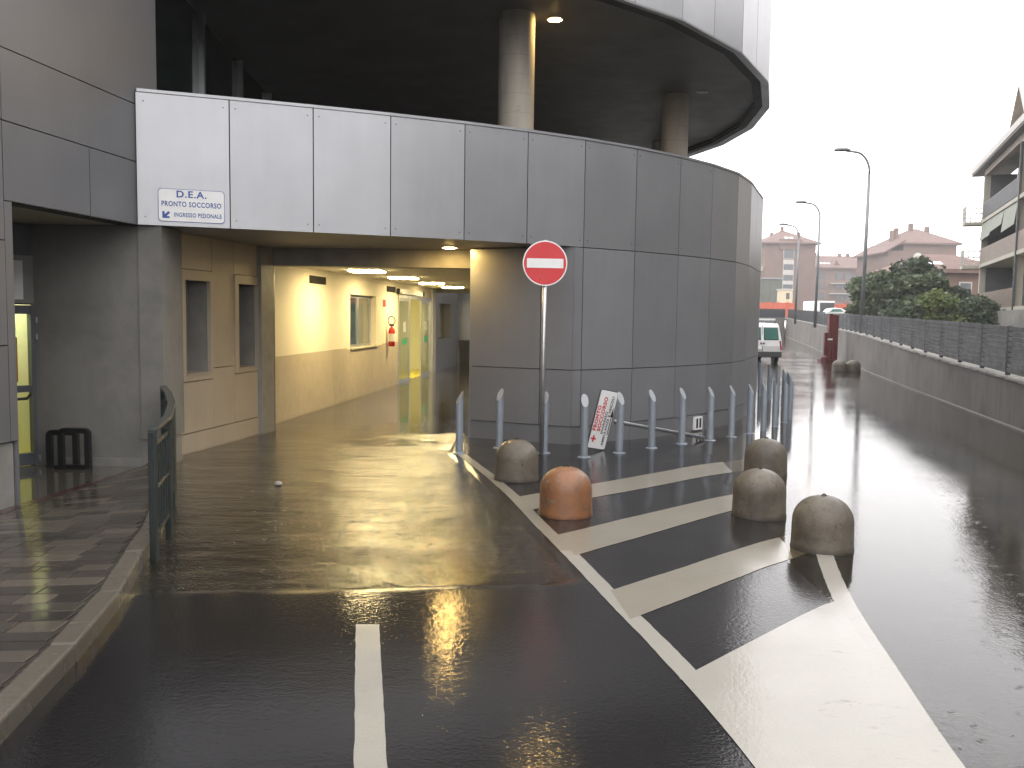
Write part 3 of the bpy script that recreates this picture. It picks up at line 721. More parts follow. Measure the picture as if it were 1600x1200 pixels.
for (s0, s1, z0, z1), (f0, f1, g0, g1) in ((H1, (.29, 1.115, .955, 2.44)), (H2, (1.745, TL, .985, 2.43))):
    nw = obj('niche_frame', holes_wall(G(), tp(f0 + .004), tp(f1 - .004), g0 + .004, g1 - .004, -.04, .018, [(s0 - f0, s1 - f0 - .0, z0, z1)]), 'tan', HB)
    obj('niche_lining', G().wall(tp(s0), tp(s0 + .01), z0, z1, -.30, -.041).wall(tp(s1 - .01), tp(s1), z0, z1, -.30, -.041).wall(tp(s0), tp(s1), z0 - .01, z0, -.30, -.041).wall(tp(s0), tp(s1), z1, z1 + .01, -.30, -.041), 'plinth', nw)
    obj('niche_back', G().wall(tp(s0), tp(s1), z0, z1, -.32, -.301), 'plinth', nw)
    obj('niche_sill', G().wall(tp(s0), tp(s1), z0 + .002, z0 + .02, -.29, .03), 'tan', nw)

# ---- passage: left wall, ceiling, door, window
PA = (-4.04 - .0828, 14.9 - .796); PB = (-4.04 + 14.15 * .1035, 14.9 + 14.15 * .9946); PL = math.dist(PA, PB)
def ps(y): return (y - PA[1]) / .9946
def pp(s, t=0.): return (PA[0] + cd.x * s + cd.y * t, PA[1] + cd.y * s - cd.x * t)
wH = (ps(19.45), ps(21.66), 1.11, 2.30); dH = (ps(23.92), ps(28.42), -.1, 2.40)
obj('passage_wall', holes_wall(G(), PA, PB, -.1, 2.70, -.28, 0, [wH, dH]), 'plaster', HB)
s = 0.
while s < PL - .1:
    e = min(s + 1.02, PL)
    if s < dH[0] - .02: e = min(e, dH[0])
    elif s < dH[1]: s = dH[1]; continue
    z1 = 1.11 if (e > wH[0] and s < wH[1]) else 1.135
    obj('dado_panel', G().wall(pp(s + .002), pp(e - .002), .0, z1, -.01, .012), 'dado', HB)
    obj('dado_base', G().wall(pp(s + .001), pp(e - .001), -.1, -.002, -.01, .014), 'dado', HB) if False else None
    s = e
obj('passage_ceiling', G().prism([(-4.16, 14.36), (-.66, 14.36), (.95, 29.0), (-2.56, 29.0)], 2.70, 2.80), 'ceiling', HB)
obj('exit_lintel', G().box(-2.7, 1.2, 29.02, 29.3, 2.58, 3.1), 'dark_metal', HB)
for y0, y1 in ((16.77, 17.72), (22.69, 23.59)):
    v_ = obj('air_grille', G().wall(pp(ps(y0)), pp(ps(y1)), 2.445, 2.592, .001, .018), 'vent', HB)
    for k in range(5): obj('louvre', G().wall(pp(ps(y0) + .02), pp(ps(y1) - .02), 2.462 + k * .026, 2.470 + k * .026, .0185, .026), 'vent', v_)
WN = obj('passage_window', holes_wall(G(), pp(wH[0], -.14), pp(wH[1], -.14), 1.11, 2.30, -.05, 0, [(.06, 1.07, .06 + 1.11, 2.24), (1.15, 2.15, 1.17, 2.24)]), 'mullion', HB)
obj('pane', G().wall(pp(wH[0] + .06, -.165), pp(wH[0] + 1.07, -.165), 1.17, 2.24, -.008, 0), 'dark_glass', WN)
obj('pane', G().wall(pp(wH[0] + 1.15, -.165), pp(wH[0] + 2.15, -.165), 1.17, 2.24, -.008, 0), 'glass_green', WN)
obj('room_behind', G().wall(pp(wH[0] - .2, -.9), pp(wH[1] + .2, -.9), .9, 2.6, -.05, 0), 'plaster', HB)
obj('window_sill', G().wall(pp(wH[0] - .03), pp(wH[1] + .03), 1.085, 1.108, .013, .05), 'dado', WN)
# sliding glass door
SD = obj('sliding_door', G().wall(pp(dH[0]), pp(dH[0] + .05), -.05, 2.40, -.12, .03).wall(pp(dH[1] - .05), pp(dH[1]), -.05, 2.40, -.12, .03).wall(pp(dH[0] + .05), pp(dH[1] - .05), 2.30, 2.40, -.12, .03), 'mullion', HB)
for a, b in ((23.98, 25.42), (26.92, 28.36)):
    A_, B_ = ps(a), ps(b)
    lf = obj('door_leaf', holes_wall(G(), pp(A_, .005), pp(B_, .005), .0, 2.29, -.04, 0, [(.05, B_ - A_ - .05, .08, 2.23)]), 'mullion', SD)
    pn = obj('leaf_glass', G().wall(pp(A_ + .05, -.015), pp(B_ - .05, -.015), .08, 2.23, -.01, 0), 'glass_green', SD)
    obj('sticker', G().wall(pp(A_ + .5, -.012), pp(A_ + 1.1, -.012), 1.03, 1.20, 0, .003), 'green_sticker', SD)
    obj('sticker', G().wall(pp(A_ + .65, -.012), pp(A_ + .95, -.012), 1.38, 1.66, 0, .003), 'sign_white', SD)
obj('door_operator', G().wall(pp(ps(23.98)), pp(ps(26.7)), 2.42, 2.55, .0, .10), 'white_paint', SD)
obj('operator_cap', G().wall(pp(ps(23.72)), pp(ps(23.98)), 2.42, 2.56, .0, .102), 'black_plastic', SD)
obj('operator_cap', G().wall(pp(ps(26.7)), pp(ps(26.95)), 2.42, 2.56, .0, .102), 'black_plastic', SD)
obj('end_post', G().wall(pp(ps(28.45)), pp(ps(28.98)), -.1, 2.70, .0, .06), 'white_paint', HB)
# yellow lobby behind
lob = lambda s0, s1, z0, z1, t0, t1: G().wall(pp(s0), pp(s1), z0, z1, t0, t1)
obj('lobby_floor', lob(dH[0] - .6, dH[1] + 1.6, -.1, .013, -4.2, -.02), 'yellow_floor', HB)
obj('lobby_walls', lob(dH[0] - .6, dH[1] + 1.6, 0, 2.7, -4.3, -4.2).add(lob(dH[1] + 1.5, dH[1] + 1.6, 0, 2.7, -4.2, -.3).v, G().box(0, 1, 0, 1, 0, 1).f).add(lob(dH[0] - .7, dH[0] - .6, 0, 2.7, -4.2, -.3).v, G().box(0, 1, 0, 1, 0, 1).f), 'yellow_wall', HB)
obj('lobby_ceiling', lob(dH[0] - .6, dH[1] + 1.6, 2.65, 2.7, -4.2, -.29), 'ceiling', HB)
for t in (1.0, 3.2):
    q = thing('ceiling_lamp', (*pp(dH[0] + 2.6, -t), 2.64), 'yellow lamp on the lobby ceiling %s the sliding glass door' % ('just inside' if t < 2 else 'deep behind'), 'lamp', 'lobby ceiling lamps')
    obj('diffuser', lob(dH[0] + 2.2, dH[0] + 3.0, 2.61, 2.645, -t - .4, -t + .4), 'lobbylamp', q)
# beyond the passage: grey outer walls
obj('rear_wall', holes_wall(G(), pp(PL + .02), pp(PL + 4.6), -.1, 3.0, -.3, 0, [(.75, 3.1, 1.05, 2.25)]), 'panel_side', HB)
obj('rear_niche_back', G().wall(pp(PL + .7), pp(PL + 3.2), 1.0, 2.3, -.34, -.305), 'tan', HB)
obj('rear_end_wall', G().box(-2.6, 1.5, 36.2, 36.5, -.1, 3.1), 'panel', HB)
obj('rear_door', G().box(-1.10, -.25, 36.12, 36.19, -.1, 2.15), 'frame_grey', HB)
bn = thing('waste_bin', (-1.5, 34.0, -.02), 'dark bin standing beyond the far end of the lit passage', 'bin')
obj('bin_body', G().hexa([(-2.0, 33.7, -.02), (-1.35, 33.7, -.02), (-1.35, 34.2, -.02), (-2.0, 34.2, -.02), (-2.05, 33.65, .85), (-1.3, 33.65, .85), (-1.3, 34.25, .85), (-2.05, 34.25, .85)]), 'bumper', bn)
obj('bin_lid', G().box(-2.07, -1.28, 33.62, 34.28, .852, .92), 'black_plastic', bn)
# screens that close the body of the building from the open sky
obj('body_shell', G().box(-14.2, -14, .4, 36, -.1, 10.8).box(-14, -4.7, .2, .4, -.1, 10.8).wall((-4.75, 11.0), pp(ps(23.0), -4.5), 2.95, 3.1, -.1, .1).box(-14, -4.9, 11.0, 36, 2.72, 3.05), 'backing', HB)

# ---- lamps of the passage and canopy
for i, y in enumerate((16.73, 19.74, 22.95, 26.1)):
    x = -2.75 + (y - 16.73) * .1035
    lab = ['largest and nearest glowing square ceiling light in the passage', 'second glowing square ceiling light along the passage', 'third glowing square ceiling light along the passage, above the sliding door', 'farthest and smallest glowing square ceiling light at the passage end'][i]
    L_ = thing('ceiling_light', (x, y, 2.70), lab, 'ceiling light', 'square ceiling lights along the passage')
    obj('light_frame', holes_wall(G(), (x - .34, y), (x + .34, y), 0, 1, 0, 1, []) if False else G().box(x - .34, x + .34, y - .34, y + .34, 2.685, 2.699), 'white_paint', L_)
    obj('diffuser', G().box(x - .30, x + .30, y - .30, y + .30, 2.662, 2.684), 'lamp', L_)
def downlight(x, y, z, lab, lit, energy):
    L_ = thing('downlight', (x, y, z), lab, 'downlight')
    obj('trim_ring', G().lathe([(.085, -.004), (.125, -.018), (.135, -.003)], (x, y, z), 28), 'white_paint', L_)
    obj('lamp_lens', G().lathe([(.0001, -.03), (.07, -.022), (.088, -.004)], (x, y, z), 24), 'downlamp' if lit else 'white_paint', L_)
    if lit:
        ld = bpy.data.lights.new('downlight_beam', 'SPOT'); ld.energy = energy; ld.color = (1, .70, .32); ld.spot_size = R(140); ld.spot_blend = .6; ld.shadow_soft_size = .06
        lo = bpy.data.objects.new('downlight_beam', ld); C.objects.link(lo); lo.parent = L_; lo.location = (0, 0, -.04)
downlight(-.967, 13.42, 2.905, 'lit warm downlight in the low canopy soffit above the passage mouth', True, 75)
downlight(.62, 14.95, 6.75, 'lit warm downlight in the dark upper soffit beside the near column', True, 60)
downlight(4.02, 19.49, 6.75, 'unlit downlight in the dark upper soffit beside the far column', False, 0)

# ---- door sign on the fascia
DS = thing('wall_sign', (-3.85, 10.67, 3.14), 'white rounded sign with blue D.E.A. lettering on the first fascia panel', 'sign')
d3 = Vector((O[1][0] - O[0][0], O[1][1] - O[0][1], 0)).normalized(); n3 = Vector((d3.y, -d3.x, 0)); z3 = Vector((0, 0, 1))
og = Vector((O[0][0], O[0][1], 0)) + d3 * .212 + n3 * .004 + z3 * 2.945
SW, SH = .745, .385
def rounded(w, h, r, n=6):
    pts = []
    for cx, cy, a in ((w - r, h - r, 0), (r, h - r, 90), (r, r, 180), (w - r, r, 270)):
        pts += [(cx + r * math.cos(R(a + 90 * k / n)), cy + r * math.sin(R(a + 90 * k / n))) for k in range(n + 1)]
    return pts
def plate(pts, o, xd, yd, nd, t0, t1):
    n = len(pts); a = [o + xd * p[0] + yd * p[1] + nd * t0 for p in pts]; b = [o + xd * p[0] + yd * p[1] + nd * t1 for p in pts]
    return G().add(a + b, [tuple(range(n - 1, -1, -1)), tuple(range(n, 2 * n))] + [(i, (i + 1) % n, (i + 1) % n + n, i + n) for i in range(n)])
obj('sign_border', plate(rounded(SW, SH, .04), og, d3, z3, n3, 0, .006), 'sign_blue', DS)
ins = lambda pts, w, h, e: [(e + p[0] * (w - 2 * e) / w, e + p[1] * (h - 2 * e) / h) for p in pts]
obj('sign_plate', plate(ins(rounded(SW, SH, .04), SW, SH, .006), og, d3, z3, n3, .006, .008), 'sign_white', DS)
T = lambda x, y: og + d3 * x + z3 * y + n3 * .0095
text('D.E.A.', .335, .082, T(.205, .285), d3, z3, 'sign_blue', DS, bold=.022)
text('PRONTO SOCCORSO', .67, .062, T(.037, .178), d3, z3, 'sign_blue', DS, bold=.022)
text('INGRESSO PEDONALE', .535, .052, T(.175, .058), d3, z3, 'sign_blue', DS, bold=.022)
ar = [(.045, .04), (.125, .04), (.125, .062), (.092, .062), (.132, .102), (.112, .122), (.070, .082), (.070, .118), (.045, .118)]
obj('arrow', plate(ar, og, d3, z3, n3, .008, .0095), 'sign_blue', DS)

# ---- fire extinguisher and its plate in the passage
FE = thing('fire_extinguisher', (*pp(ps(22.72), .09), 1.05), 'red fire extinguisher hanging on the passage wall before the sliding door', 'extinguisher')
ec = pp(ps(22.75), .12)
obj('cylinder_body', G().lathe([(.06, 1.05), (.085, 1.07), (.085, 1.45), (.07, 1.50), (.03, 1.54), (.03, 1.57)], (*ec, 0), 18), 'fire_red', FE, smooth=True)
obj('valve_handle', G().obox((*ec, 1.60), (.06, 0, 0), (0, .015, 0), (0, 0, .03)), 'black_plastic', FE)
obj('hose', G().tube([(ec[0] + .1 * math.sin(a) * .9, ec[1] - .04, 1.60 + .11 * (1 - math.cos(a))) for a in [k * math.pi / 8 for k in range(0, 17)]], .012, 6), 'black_plastic', FE)
obj('data_label', G().lathe([(.0865, 1.18), (.0865, 1.38)], (*ec, 0), 18), 'sign_white', FE)
EP = thing('safety_sign', (*pp(ps(22.43), .01), 2.1), 'small red and white plate on the passage wall above the extinguisher', 'sign')
obj('plate', G().wall(pp(ps(22.25)), pp(ps(22.6)), 1.98, 2.26, .001, .008), 'sign_white', EP)
obj('red_field', G().wall(pp(ps(22.28)), pp(ps(22.57)), 2.06, 2.24, .0085, .011), 'red', EP)

# ------------------------------------------------------------------ black frame rack in the alcove
RK = thing('floor_stand', (-5.2, 10.38, .012), 'low black stand of two rounded frames by the alcove wall', 'stand')
def uframe(cx, y, w, h, t=.062):
    g = G(); r = .07
    path = [(-w / 2, 0), (-w / 2, h - r)] + [(-w / 2 + r - r * math.cos(R(a)), h - r + r * math.sin(R(a))) for a in (30, 60, 90)] + [(w / 2 - r + r * math.sin(R(a)), h - r + r * math.cos(R(a))) for a in (0, 30, 60, 90)] + [(w / 2, 0)]
    P2 = [Vector(p) for p in path]; inn = []
    for i, p in enumerate(P2):
        a = P2[max(0, i - 1)]; b = P2[min(len(P2) - 1, i + 1)]; tt = (b - a).normalized(); inn.append(p + Vector((tt.y, -tt.x)) * t)
    for i in range(len(P2) - 1):
        q = [P2[i], P2[i + 1], inn[i + 1], inn[i]]
        f = lambda v, yy: (cx + v.x, yy, .012 + v.y)
        g.hexa([f(q[0], y - .03), f(q[1], y - .03), f(q[2], y - .03), f(q[3], y - .03), f(q[0], y + .03), f(q[1], y + .03), f(q[2], y + .03), f(q[3], y + .03)])
    return g
obj('rounded_frame', uframe(-5.325, 10.42, .375, .455), 'black_plastic', RK)
obj('rounded_frame', uframe(-5.145, 10.34, .375, .49), 'black_plastic', RK)
obj('base_rail', G().box(-5.40, -5.03, 10.34, 10.42, .012, .055), 'black_plastic', RK)

# ------------------------------------------------------------------ iron railing on the kerb
RL = [(-2.705, 6.62), (-2.90, 7.42), (-3.30, 8.55), (-3.74, 9.60), (-4.12, 10.42)]
RG = thing('iron_railing', (-2.9, 7.4, 0), 'dark green iron railing curving along the pavement edge', 'railing')
fine = []
for y in np.linspace(6.62, 10.42, 26): fine.append((interp(RL, y), y))
for (x, y) in RL:
    z0 = height(x, y) - .02
    obj('railing_post', G().obox((x, y, (z0 + .985) / 2), (.026, 0, 0), (0, .03, 0), (0, 0, (.985 - z0) / 2)), 'iron', RG, bevel=.005)
ht = G()
for a, b in zip(fine[:-1], fine[1:]): ht.wall(a, b, .985, 1.012, -.036, .036)
obj('handrail', ht, 'iron', RG, bevel=.004)
for zz in (.86, .52, .16):
    for a, b in zip(RL[:-1], RL[1:]):
        obj('crossbar', G().wall(a, b, zz, zz + .03, -.009, .009), 'iron', RG)
for a, b in zip(RL[:-1], RL[1:]):
    L = math.dist(a, b); k = int(L / .135)
    for i in range(1, k):
        x = a[0] + (b[0] - a[0]) * i / k; y = a[1] + (b[1] - a[1]) * i / k
        obj('baluster', G().obox((x, y, .525), (.008, 0, 0), (0, .008, 0), (0, 0, .335)), 'iron', RG)

# ------------------------------------------------------------------ no entry sign
NE = thing('no_entry_sign', (.415, 11.905, 0), 'round red no entry sign on a tall galvanised pole', 'road sign')
obj('pole', G().tube([(.415, 11.93, -.05), (.418, 11.93, 2.90)], .03, 14), 'steel', NE, smooth=True)
sd = Vector((.97, .10, 0)).normalized(); sn = Vector((sd.y, -sd.x, 0)); sc_ = Vector((.418, 11.893, 2.592))
ring = lambda r, n=48: [(r * math.cos(2 * math.pi * k / n), r * math.sin(2 * math.pi * k / n)) for k in range(n)]
obj('sign_rim', plate(ring(.300), sc_, sd, z3, sn, -.008, .010), 'steel', NE)
obj('white_border', plate(ring(.293), sc_, sd, z3, sn, .010, .0115), 'sign_white', NE)
obj('red_disc', plate(ring(.284), sc_, sd, z3, sn, .0115, .013), 'red', NE)
obj('white_bar', plate([(-.245, -.062), (.245, -.062), (.245, .062), (-.245, .062)], sc_, sd, z3, sn, .013, .0145), 'sign_white', NE)
obj('clamp', G().obox((.418, 11.925, 2.40), (.05, 0, 0), (0, .03, 0), (0, 0, .02)).obox((.418, 11.925, 2.78), (.05, 0, 0), (0, .03, 0), (0, 0, .02)), 'steel', NE)

# ------------------------------------------------------------------ fallen direction sign
FS = thing('fallen_direction_sign', (1.3, 12.35, 0), 'fallen PRONTO SOCCORSO direction sign leaning on its side, pole on the ground', 'road sign')
Bq, Tq = Vector((1.319, 12.383, .012)), Vector((1.508, 12.40, .835)); Eq = Vector((3.018, 13.71, .03)); Mq = (Bq + Tq) / 2
v3 = (Tq - Bq).normalized(); u3 = (Eq - Mq); u3 = (u3 - v3 * u3.dot(v3)).normalized(); w3 = u3.cross(v3)
if w3.y > 0: w3 = -w3
LW, LH = (Tq - Bq).length, .36                                  # reading direction = v3 (upwards), sign "up" = -u3
o3 = Bq.copy(); xd, yd = v3, -u3
q = lambda x, y, t=0: o3 + xd * x + yd * y + w3 * t
obj('sign_back', plate(rounded(LW, LH, .03), o3, xd, yd, w3, -.02, .0), 'dark_metal', FS)
obj('sign_border', plate(ins(rounded(LW, LH, .03), LW, LH, .004), o3, xd, yd, w3, .0, .0012), 'sign_black', FS)
obj('sign_panel', plate(ins(rounded(LW, LH, .03), LW, LH, .010), o3, xd, yd, w3, .0012, .0026), 'sign_white', FS)
def ft(s, w, h, x, y, mat, b): text(s, w, h, q(x, y, .004), xd, yd, mat, FS, bold=b)
ft('PRONTO', .36, .070, .255, .272, 'red', .045)
ft('SOCCORSO', .49, .070, .255, .186, 'red', .045)
ft('INGRESSO', .32, .046, .225, .126, 'sign_black', .035)
ft('AMBULANZE E VEICOLI', .71, .046, .06, .066, 'sign_black', .03)
obj('arrow', plate([(.22, .026), (.48, .026), (.48, .008), (.62, .034), (.48, .060), (.48, .042), (.22, .042)], o3, xd, yd, w3, .0026, .004), 'sign_black', FS)
cr = [(.13, .23), (.155, .23), (.155, .265), (.19, .265), (.19, .295), (.155, .295), (.155, .325), (.13, .325), (.13, .295), (.095, .295), (.095, .265), (.13, .265)]
obj('red_cross', plate(cr, o3, xd, yd, w3, .0026, .004), 'red', FS)
p0 = o3 + xd * LW * .5 + yd * .30 - w3 * .05; obj('pole', G().tube([p0, Mq - w3 * .05, Eq - w3 * .02], .028, 12), 'steel', FS, smooth=True)
pe = Mq + u3 * .03; obj('clamp', G().obox(pe - w3 * .03, u3 * .02, v3 * .04, w3 * .03), 'steel', FS)

# ------------------------------------------------------------------ concrete bollards
def dome(r=.252, h=.46):
    prof = [(r * 1.03, -.03), (r * 1.03, .015), (r * 1.01, .05), (r, .14), (r * .992, .235)]
    for k in range(1, 12):
        a = k * 90 / 12; prof.append((r * .992 * math.cos(R(a)) ** .92, .235 + (h - .235) * math.sin(R(a)) ** .95))
    prof.append((.03, h)); prof.append((.026, h - .012)); prof.append((.0005, h - .014))
    return G().lathe(prof, (0, 0, 0), 40)
dome_me = mesh_of('concrete_dome', dome(), 'pan', smooth=True)
dome_or = mesh_of('orange_dome', dome(), 'pan_orange', smooth=True)
ring_me = mesh_of('lifting_eye', G().tube([(.022 * math.cos(a), .0, .452 + .022 * math.sin(a)) for a in [math.pi * k / 8 for k in range(9)]], .006, 6), 'hole')
stain_me = mesh_of('side_hole', G().lathe([(.028, -.004), (.030, .003), (.0001, .004)], (0, 0, 0), 14, 'y'), 'hole')
for x, y, me, lab in [(.066, 10.09, dome_me, 'grey concrete dome bollard left of the orange one, near the steel posts'),
                      (.527, 8.32, dome_or, 'orange painted concrete dome bollard beside the hatched island'),
                      (3.10, 10.67, dome_me, 'grey concrete dome bollard partly hidden behind another dome by the flooded road'),
                      (2.40, 8.43, dome_me, 'grey concrete dome bollard in front of a second dome, between it and the nearest one'),
                      (2.607, 7.27, dome_me, 'largest grey concrete dome bollard at the start of the white edge line'),
                      (11.95, 32.3, dome_me, 'small far grey dome bollard at the left of a pair by the retaining wall'),
                      (12.42, 32.2, dome_me, 'small far grey dome bollard at the right of a pair by the retaining wall')]:
    o = bpy.data.objects.new('dome_bollard', me); C.objects.link(o); o.location = (x, y, height(x, y) if y < 30 else -.03); o.rotation_euler.z = rnd() * 6
    o.scale = (1 + (rnd() - .5) * .03,) * 3
    setp(o, lab, 'bollard', 'concrete dome bollards round the hatched island' if y < 20 else 'pair of domes by the retaining wall'); WLOC[o.name] = tuple(o.location)
    link('lifting_eye', ring_me, o)

# ------------------------------------------------------------------ steel bollards with slanted tops
def cut_post(r=.051, hi=.85, slope=1.72, n=22):
    g = G(); c = [(r * math.cos(2 * math.pi * k / n), r * math.sin(2 * math.pi * k / n)) for k in range(n)]
    top = lambda x: hi - (x + r) * slope
    g.add([(x, y, -.04) for x, y in c] + [(x, y, top(x)) for x, y in c], [(k, (k + 1) % n, (k + 1) % n + n, k + n) for k in range(n)])
    f = G().add([(x * .97, y * .97, top(x * .97) + .0006) for x, y in c], [tuple(range(n))])
    return g, f
pg, fg = cut_post()
post_me = mesh_of('post', pg, 'bollard'); post_me.polygons.foreach_set('use_smooth', [True] * len(post_me.polygons))
cut_me = mesh_of('cut_face', fg, 'bollard_cut')
base_me = mesh_of('base_plate', G().lathe([(.088, -.02), (.088, .012), (.075, .018), (.052, .02)], (0, 0, 0), 24), 'bollard', smooth=False)
SB = [(-.705, 11.92, 205, 'grey slant topped steel post at the left end of the row beside the lit passage'), (-.167, 12.42, 232, 'grey slant topped steel post behind the left concrete dome'),
      (.45, 12.02, 250, 'grey slant topped steel post hidden behind the no entry sign pole'), (.974, 11.69, 277, 'grey slant topped steel post standing before the lower end of the fallen sign'),
      (1.491, 12.11, 300, 'grey slant topped steel post standing at the right edge of the fallen sign'), (2.02, 12.62, 306, 'grey slant topped steel post crossing the middle of the lying pole'),
      (2.544, 13.11, 312, 'grey slant topped steel post crossing the far half of the lying pole'), (3.09, 13.66, 317, 'grey slant topped steel post just past the end of the lying pole'),
      (3.533, 14.11, 322, 'grey slant topped steel post right of the small wall vent'), (3.943, 14.55, 328, 'grey slant topped steel post right above the rear concrete dome, close to the wall edge'),
      (4.297, 15.0, 335, 'grey slant topped steel post first past the edge of the curved wall'), (4.653, 15.55, 342, 'grey slant topped steel post second past the edge of the curved wall'),
      (5.03, 16.2, 350, 'grey slant topped steel post third past the edge of the curved wall'), (5.32, 16.85, 356, 'grey slant topped steel post farthest right on the bend of the row'),
      (5.62, 17.9, 2, 'grey slant topped steel post rightmost of the rear five beyond the bend'), (5.78, 18.75, 6, 'grey slant topped steel post in the rear row, second from the right'),
      (5.93, 19.7, 10, 'grey slant topped steel post in the rear row, third from the right'), (6.04, 20.7, 14, 'grey slant topped steel post in the rear row, fourth from the right'),
      (6.17, 21.96, 18, 'grey slant topped steel post in the rear row, nearest the wall edge')]
for x, y, a, lab in SB:
    o = thing('steel_bollard', (x, y, height(x, y)), lab, 'bollard', 'steel bollards round the curved wall'); o.rotation_euler.z = R(a)
    o.rotation_euler.x = R((rnd() - .5) * 2.0)
    link('post', post_me, o); link('cut_face', cut_me, o); link('base_plate', base_me, o)

# ------------------------------------------------------------------ litter on the water
lt = G().lathe([(.02, 0), (.045, .012), (.04, .03), (.015, .042), (.0005, .044)], (-2.55, 9.6, 0), 9)
obj('litter', lt, 'coping', loc=(-2.55, 9.6, 0), label='small crumpled white scrap lying in the water of the passage lane', cat='litter')

# ------------------------------------------------------------------ retaining wall and slatted fence
RW = thing('retaining_wall', (10.8, 23.2, 0), 'long stained grey concrete retaining wall beside the flooded road', 'wall')
ypts = [-2 + 2.4 * i for i in range(41)]; ypts = [y for y in ypts if y < 95] + [95.5]
for a, b in zip(ypts[:-1], ypts[1:]):
    p0, p1 = wall_at(b), wall_at(a)        # segment runs towards the viewer so its right-hand normal faces the road
    obj('wall_section', G().wall(p0, p1, -.2, zc(b) - .05, -.26, 0, None, zc(a) - .05), 'retaining', RW)
    n_ = 3
    for k in range(n_):
        y0 = a + (b - a) * k / n_; y1 = a + (b - a) * (k + 1) / n_
        obj('coping_stone', G().wall(wall_at(y1 - .008), wall_at(y0 + .008), zc(y1) - .049, zc(y1) + .005 * rnd(), -.28, .025 + .012 * rnd(), None, zc(y0) + .005 * rnd()), 'coping', RW)
endw = G().wall((2., 95.7), (29.3, 95.7), -.2, 1.93, -.26, 0); obj('wall_section', endw, 'retaining', RW)
for a, b in zip(ypts[:-1], ypts[1:]):
    obj('wall_footing', G().wall(wall_at(b), wall_at(a), -.2, .03, .001, .10), 'stucco', RW)
obj('coping_stone', G().wall((2., 95.7), (29.3, 95.7), 1.931, 1.985, -.28, .03), 'coping', RW)
fy = [15.0 - 1.72 * 9 + 1.72 * i for i in range(60)]; fy = [y for y in fy if y < 95.4]
SF = thing('slatted_fence', (10.9, 23.2, zc(23)), 'blue grey fence of horizontal slats on top of the retaining wall', 'fence')
pst = G()
for i, y in enumerate(fy):
    x, _ = wall_at(y); x += .12
    gq = G().box(x - .025, x + .045, y - .03, y + .03, zc(y) + .006, zt(y) + .005)
    if y < 60: obj('fence_post', gq, 'fence', SF)
    else: pst.add(gq.v, gq.f)
NS = 9; far = G(); cnt = 0
for a, b in zip(fy[:-1], fy[1:]):
    for k in range(NS):
        s0 = (k + .06) / NS; s1 = (k + .93) / NS
        za, zb = zc(a) + .05, zc(b) + .05; ha, hb = zt(a) - za, zt(b) - zb
        p0, p1 = (wall_at(b - .045)[0] + .12, b - .045), (wall_at(a + .045)[0] + .12, a + .045)
        gq = G().wall(p0, p1, zb + hb * s0, zb + hb * s1, -.016, .016, za + ha * s0, za + ha * s1)
        # slats lean a little, like louvres
        gq.v = [(v[0] - (.02 if i in (4, 5) or False else 0), v[1], v[2]) for i, v in enumerate(gq.v)]
        if cnt < 288 and b > 4: obj('slat', gq, 'fence', SF); cnt += 1
        else: far.add(gq.v, gq.f)
far.wall((2., 95.6), (29.3, 95.6), 2.0, 2.93, -.03, .03)
obj('slats', far, 'fence', SF, kind='stuff'); obj('fence_posts', pst, 'fence', SF, kind='stuff')
mp = obj('marker_post', G().lathe([(.035, -.05), (.035, .30), (.0005, .33)], (11.75, 26.4, 0), 10), 'bumper', loc=(11.75, 26.4, 0), label='short dark stub post standing in the water by the retaining wall', cat='post')

# ------------------------------------------------------------------ red barrier post
BP = thing('barrier_post', (14.3, 39.6, 0), 'faded red barrier pillar with pale cap by the retaining wall', 'barrier post')
obj('pillar_body', G().box(14.05, 14.22, 39.4, 39.7, -.05, 2.15).box(14.222, 14.46, 39.36, 39.74, -.05, 2.10), 'barrier_red', BP, bevel=.02)
obj('cap_plate', G().box(13.98, 14.62, 39.3, 39.8, 2.155, 2.20), 'sign_white', BP)
obj('barrier_arm', G().box(13.90, 14.04, 39.5, 39.65, .25, 1.30), 'barrier_red', BP)
obj('base_flange', G().box(13.75, 14.5, 39.2, 39.9, -.05, .12).lathe([(.16, 0), (.16, .22), (.08, .3)], (13.78, 39.1, 0), 12), 'barrier_red', BP)
obj('white_band', G().box(14.04, 14.23, 39.385, 39.71, .98, 1.05), 'sign_white', BP)

# ------------------------------------------------------------------ vehicles
def extrude_profile(prof, w, taper, x0, y0, z0, flip=1):
    """side profile (y,z) extruded over the width with tumblehome above the waist"""
    n = len(prof); g = G(); vs = []
    for sx in (-1, 1):
        for (y, z) in prof:
            k = 1 - taper * max(0, (z - .95)) / .8
            vs.append((x0 + sx * w / 2 * k, y0 + flip * y, z0 + z))
    return g.add(vs, [tuple(range(n - 1, -1, -1)), tuple(range(n, 2 * n))] + [(i, (i + 1) % n, (i + 1) % n + n, i + n) for i in range(n)])
VX, VY, VZ = 10.60, 37.6, -.02
VN = thing('parked_van', (VX, VY + 2, VZ), 'small white van parked with its rear doors facing, beyond the curved wall', 'van')
prof = [(.0, .42), (-.03, .75), (.0, .98), (.10, 1.55), (.16, 1.66), (.30, 1.71), (1.6, 1.74), (2.3, 1.68), (3.0, 1.10), (3.9, .95), (4.05, .70), (4.05, .32), (.05, .32)]
obj('body', extrude_profile(prof, 1.68, .16, VX, VY, VZ), 'van_white', VN, bevel=.05, seg=3)
